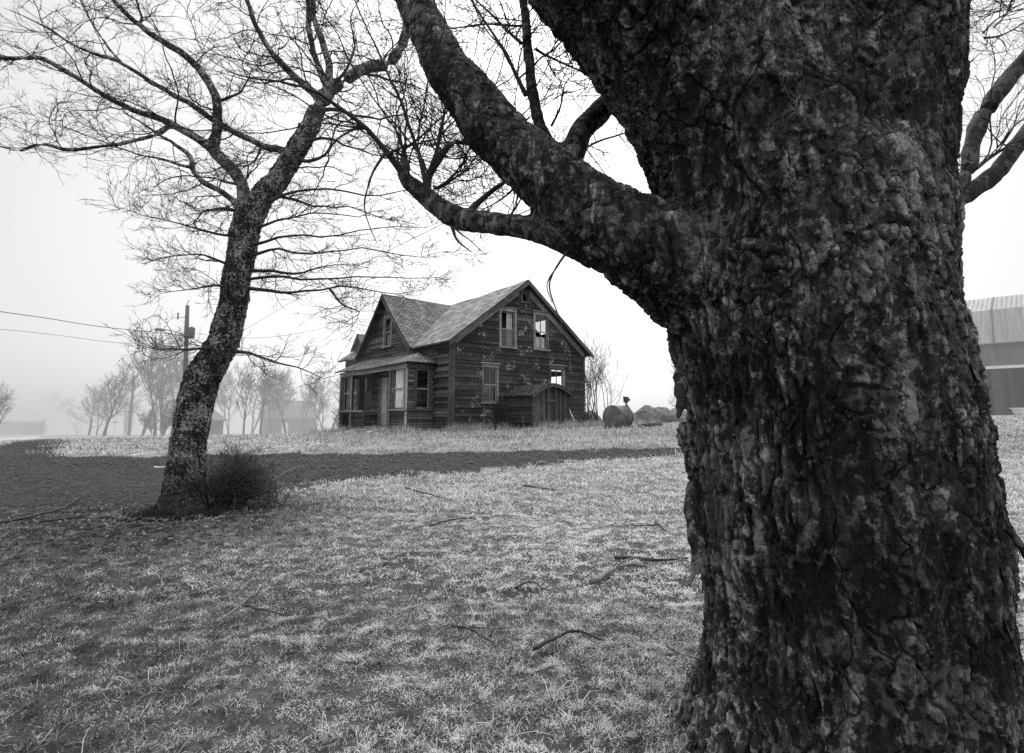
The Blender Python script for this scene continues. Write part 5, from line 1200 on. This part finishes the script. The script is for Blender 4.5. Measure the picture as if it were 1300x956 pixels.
# ================================================================== FALLEN BRANCHES
rf_=np.random.default_rng(77)
def stick(pts,r,label,mat='twig_mid',kids=4,lift=.04,name='fallen_branch',group='fallen branches on the grass'):
    P=[]
    for (x,y) in pts: h_=hit(x,y); P.append([h_[0],h_[1],gz(*h_)+lift+rf_.uniform(-.005,.02)])
    p_,r_=resample(P,np.linspace(r,r*.45,len(P))*1.2,16); p_=p_+np.stack([perlin(p_*6+k*9) for k in range(3)],1)*[.03,.03,.008]
    o=[tubes(p_[None],r_[None],7,True)]
    if kids: 
        c1=sprout(p_[None],r_[None],kids,(.15,.5),(25,65),.0,.15,6,.5,rf_,rmin=.003,horiz=.9); c1[0][:,:,2]=np.maximum(c1[0][:,:,2],terr(c1[0][:,:,0],c1[0][:,:,1])+.02); o.append(tubes(*c1,4))
    v,q=cat_vq(o); ob=link(name,npmesh(name,v,q,M[mat])); tag(ob,label,'branch',group)
stick([(752,748),(775,732),(795,722),(822,724)],.022,'thick forked fallen branch nearest the big maple','bush_light',1)
stick([(780,712),(810,714),(840,716),(872,713)],.018,'dark knotted fallen branch beside the big maple trunk','twig_mid',4)
stick([(665,620),(680,622),(708,625)],.02,'dark stick lying far out on the pale grass','twig_mid',2)
stick([(515,622),(540,630),(575,638)],.014,'crooked thin branch left of the middle of the lawn','twig_mid',4)
stick([(545,672),(570,664),(600,662),(622,661)],.012,'curved loop shaped branch in the middle of the lawn','twig_mid',3)
stick([(655,752),(675,748),(700,758)],.009,'short curved twig in front of the lawn middle','twig_mid',2)
stick([(675,832),(705,820),(735,812),(765,820)],.012,'arched bare stick close to the camera','twig_mid',1)
stick([(575,800),(600,810),(625,826)],.009,'thin dark stick half sunk in the near grass','twig_mid',2)
stick([(278,800),(310,770),(335,745),(370,700)],.008,'long thin pale stem crossing the dark near grass','bush_light',3)
stick([(310,775),(340,785),(372,790)],.009,'dark stick under the long pale stem','twig_mid',2)
stick([(0,668),(40,660),(80,648),(108,630)],.02,'long dark branch lying on the left edge of the drive','twig_mid',5)
stick([(50,665),(90,662),(130,652)],.016,'dark branch lying left of the leaning maple','twig_mid',5)
stick([(262,643),(276,632),(281,610),(279,592)],.012,'bent bare stem resting at the leaning maple base','bush_light',1)
stick([(318,640),(345,618),(366,604),(384,597)],.012,'pale straight stem sticking out from the bush','bush_light',1,.12)
stick([(832,668),(845,680)],.02,'short dark stub on the grass by the big maple','twig_mid',1)
stick([(845,830),(865,838),(890,850)],.012,'grey stick beside the root of the big maple','bush_light',1)
stick([(165,580.5),(175,578.5),(186,577)],.016,'pale strip of wood on the far edge of the drive','white_wood',0)
stick([(196,595),(205,595),(214,594)],.016,'pale strip of wood on the drive next to the maple','white_wood',0)
# ================================================================== GRASS
def blades(n,ymin,ymax,length,width,rng,tiltlo=45,tilthi=88,clump=.10,tone=(.62,.3),mask=True,xfun=None,name=None,segs=4,xk=.93,reps=16):
    nc=max(1,n//reps); u=rng.uniform(0,1,nc); yc=np.sqrt(ymin**2+u*(ymax**2-ymin**2)); xc=rng.uniform(-1,1,nc)*(yc*xk+.6)
    if xfun is not None: xc,yc=xfun(nc,rng)
    if mask:
        k=(drive_mask(xc,yc)<(rng.uniform(-.1,.2,nc)+.9*rng.random(nc)**9))&(road_mask(xc,yc)<0)&(np.hypot(xc-bc[0],yc-TD)>.6)
        xc,yc=xc[k],yc[k]
    nc=len(xc); x=np.repeat(xc,reps); y=np.repeat(yc,reps); m=len(x)
    ca=np.repeat(rng.uniform(0,2*PI,nc),reps); cs=np.repeat(rng.uniform(.6,1.35,nc),reps); cts=np.repeat(rng.normal(0,1,nc),reps)
    x=x+rng.normal(0,clump,m); y=y+rng.normal(0,clump,m)
    z=terr(x,y); pp=np.stack([x,y,0*x],1); z=z+.035*fbm(pp*3.1,4)*(1-sst(14,40,y))+.024*perlin(pp*9)*(1-sst(14,40,y))-.008
    a=ca+rng.normal(0,1.1,m); tl_=np.radians(rng.uniform(tiltlo,tilthi,m)); L=rng.uniform(length[0],length[1],m)*cs; W_=rng.uniform(width[0],width[1],m)
    rise=np.pi/2-tl_; pts=[np.stack([x,y,z],1)]; cur=rise+.5; turn=rng.normal(0,.55,m); az=a.copy(); bend=rng.uniform(.2,.9,m)
    for j in range(segs-1):
        d=np.stack([np.cos(az)*np.cos(cur),np.sin(az)*np.cos(cur),np.sin(cur)],1); pts.append(pts[-1]+d*(L/(segs-1))[:,None]); cur=cur-bend; az=az+turn
    pts=np.stack(pts,1); gnd=terr(pts[:,-1,0],pts[:,-1,1])[:,None]-.0; pts[:,:,2]=np.maximum(pts[:,:,2],z[:,None]-.002)
    sidev=np.stack([-np.sin(a),np.cos(a),rng.uniform(-.5,.5,m)],1); wj=np.array([1,.9,.65,.12] if segs==4 else [1,.75,.1])
    off=sidev[:,None,:]*(W_[:,None]*wj[None])[:,:,None]*.5
    V=np.stack([pts-off,pts+off],2).reshape(-1,3)
    i0=(np.arange(m)*segs*2)[:,None]+np.arange(segs-1)[None]*2; Q=np.stack([i0,i0+1,i0+3,i0+2],-1).reshape(-1,4)
    z=z+.022*(fbm(np.stack([x*7,y*7,0*x+1],1),2))*(y<12)*0
    # tone: frost-bleached vs darker living grass, in patches
    pn=fbm(np.stack([x*.55,y*.55,0*x+2],1),3); p2=fbm(np.stack([x*5.5,y*5.5,0*x+7],1),3)
    dl=sst(1.5,-4.5,x+.25*(y-5))*sst(14,7,y)           # vignette shade toward the near left, painted into the grass tone
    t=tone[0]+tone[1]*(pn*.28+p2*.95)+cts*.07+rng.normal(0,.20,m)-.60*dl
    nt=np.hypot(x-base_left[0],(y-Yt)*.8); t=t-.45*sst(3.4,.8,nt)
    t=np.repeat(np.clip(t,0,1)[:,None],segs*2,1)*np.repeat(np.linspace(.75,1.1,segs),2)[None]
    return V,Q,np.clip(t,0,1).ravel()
rgx=np.random.default_rng(101); G=[]
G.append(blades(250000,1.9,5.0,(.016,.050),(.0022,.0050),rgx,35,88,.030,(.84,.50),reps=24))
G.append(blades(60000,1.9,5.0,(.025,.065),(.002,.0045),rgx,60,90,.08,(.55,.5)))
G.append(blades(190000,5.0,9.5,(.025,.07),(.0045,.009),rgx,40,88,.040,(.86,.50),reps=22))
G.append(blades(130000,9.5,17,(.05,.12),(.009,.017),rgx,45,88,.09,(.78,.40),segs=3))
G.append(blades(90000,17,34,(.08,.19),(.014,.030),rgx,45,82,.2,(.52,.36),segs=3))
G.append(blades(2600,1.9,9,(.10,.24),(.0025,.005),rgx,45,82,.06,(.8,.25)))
n=0; Vs=[];Qs=[];Ts=[]
for v,q,t in G: Vs.append(v);Qs.append(q+n);Ts.append(t);n+=len(v)
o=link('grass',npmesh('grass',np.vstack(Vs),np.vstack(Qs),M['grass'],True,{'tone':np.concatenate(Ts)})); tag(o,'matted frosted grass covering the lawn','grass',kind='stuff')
# tall dead weeds along the house
def weedline(nc,rng):
    k=rng.integers(0,4,nc); u=rng.uniform(0,1,nc); j=np.abs(rng.normal(0,.5,nc))
    s_=np.where(k<2,0-.15-j,np.where(k==2,u*12.5,0)); t_=np.where(k<2,u*11.5-.5,np.where(k==2,-1.7-j,0))
    m3_=k==3; s_=np.where(m3_,-.3-j*2,s_); t_=np.where(m3_,8+u*6,t_)
    p=C[None]+t_[:,None]*U+s_[:,None]*VV; 
    inside=((t_>3.3)&(t_<6.1)&(s_>-2.15)); p[inside]-=VV*2.3
    return p[:,0],p[:,1]
def ring(cx,cy,r0,r1):
    def f(nc,rng):
        a=rng.uniform(0,2*PI,nc); r=rng.uniform(r0,r1,nc)**1.0; return cx+r*np.cos(a),cy+r*np.sin(a)
    return f
W3=blades(5200,1,1,(.04,.11),(.0025,.005),rgx,35,80,.05,(.5,.35),False,ring(bc[0],TD,.62,.95))
W4=blades(4200,1,1,(.08,.22),(.004,.008),rgx,15,65,.06,(.42,.35),False,ring(base_left[0],Yt,.30,.62))
W1=blades(9000,1,1,(.22,.5),(.008,.016),rgx,5,45,.15,(.6,.3),False,weedline)
W2=blades(5000,1,1,(.15,.4),(.006,.014),rgx,5,55,.25,(.55,.3),False,lambda nc,rng:((lambda y:(rng.uniform(-.35,.42,nc)*y,y))(rng.uniform(22,27,nc))))
v=np.vstack([W1[0],W2[0],W3[0],W4[0]]); q=np.vstack([W1[1],W2[1]+len(W1[0]),W3[1]+len(W1[0])+len(W2[0]),W4[1]+len(W1[0])+len(W2[0])+len(W3[0])]); o=link('weeds',npmesh('weeds',v,q,M['weed'],True,{'tone':np.concatenate([W1[2],W2[2],W3[2],W4[2]])})); tag(o,'tall dead weeds along the farmhouse foundation and around the tree feet','weeds',kind='stuff')
# fallen leaves and debris under the left maple
def litter():
    rng=np.random.default_rng(8); n=1900; a=rng.uniform(0,2*PI,n); r=np.abs(rng.normal(0,1.6,n)); x=base_left[0]+r*np.cos(a); y=Yt-.3+r*np.sin(a)*.8; z=terr(x,y)+.04
    k=rng.random(n)<.25; x=np.where(k,rng.uniform(-.8,.6,n)*8,x); y=np.where(k,rng.uniform(2.5,9,n),y); z=terr(x,y)+.05
    s=rng.uniform(.015,.04,n)[:,None]; u_=rnd_unit(n,rng)*s; u_[:,2]*=.4; w_=rnd_unit(n,rng)*s; w_[:,2]*=.4; c=np.stack([x,y,z],1)
    V=np.stack([c-u_,c-w_,c+u_,c+w_],1).reshape(-1,3)
    o=link('leaf_litter',npmesh('leaf_litter',V,np.arange(4*n).reshape(-1,4),M['litter'],False)); tag(o,'dead leaves and bark scraps under the leaning maple and over the lawn','leaves',kind='stuff')
M['litter']=flat('dead_leaf',.13,.7,9); litter()
def pebbles():
    rng=np.random.default_rng(9); n=45000; y=rng.uniform(8,20,n); x=rng.uniform(-1.0,.3,n)*y; k=drive_mask(x,y)>.1; x,y=x[k],y[k]; n=len(x)
    z=terr(x,y)+.02; s=np.exp(rng.normal(-4.35,.5,n))*(y/12); c=np.stack([x,y,z],1)
    o6=np.array([[1,0,0],[0,1,0],[-1,0,0],[0,-1,0],[0,0,.7],[0,0,-.7]]); V=(c[:,None]+o6[None]*s[:,None,None]*rng.uniform(.6,1.3,(n,6,1))).reshape(-1,3)
    F_=np.array([[0,1,4],[1,2,4],[2,3,4],[3,0,4]]); Q=(np.arange(n)[:,None,None]*6+F_[None]).reshape(-1,3)
    o=link('gravel',npmesh('gravel',V,Q,M['stone'],False)); tag(o,'loose gravel stones strewn over the dark driveway','gravel',kind='stuff')
pebbles()
# ------------------------------------------------------------------ render settings
scene.view_settings.view_transform='Standard'; scene.view_settings.look='None'; scene.view_settings.exposure=0
scene.cycles.use_denoising=False; scene.cycles.max_bounces=5; scene.cycles.transparent_max_bounces=8; scene.cycles.diffuse_bounces=3
scene.cycles.use_adaptive_sampling=False
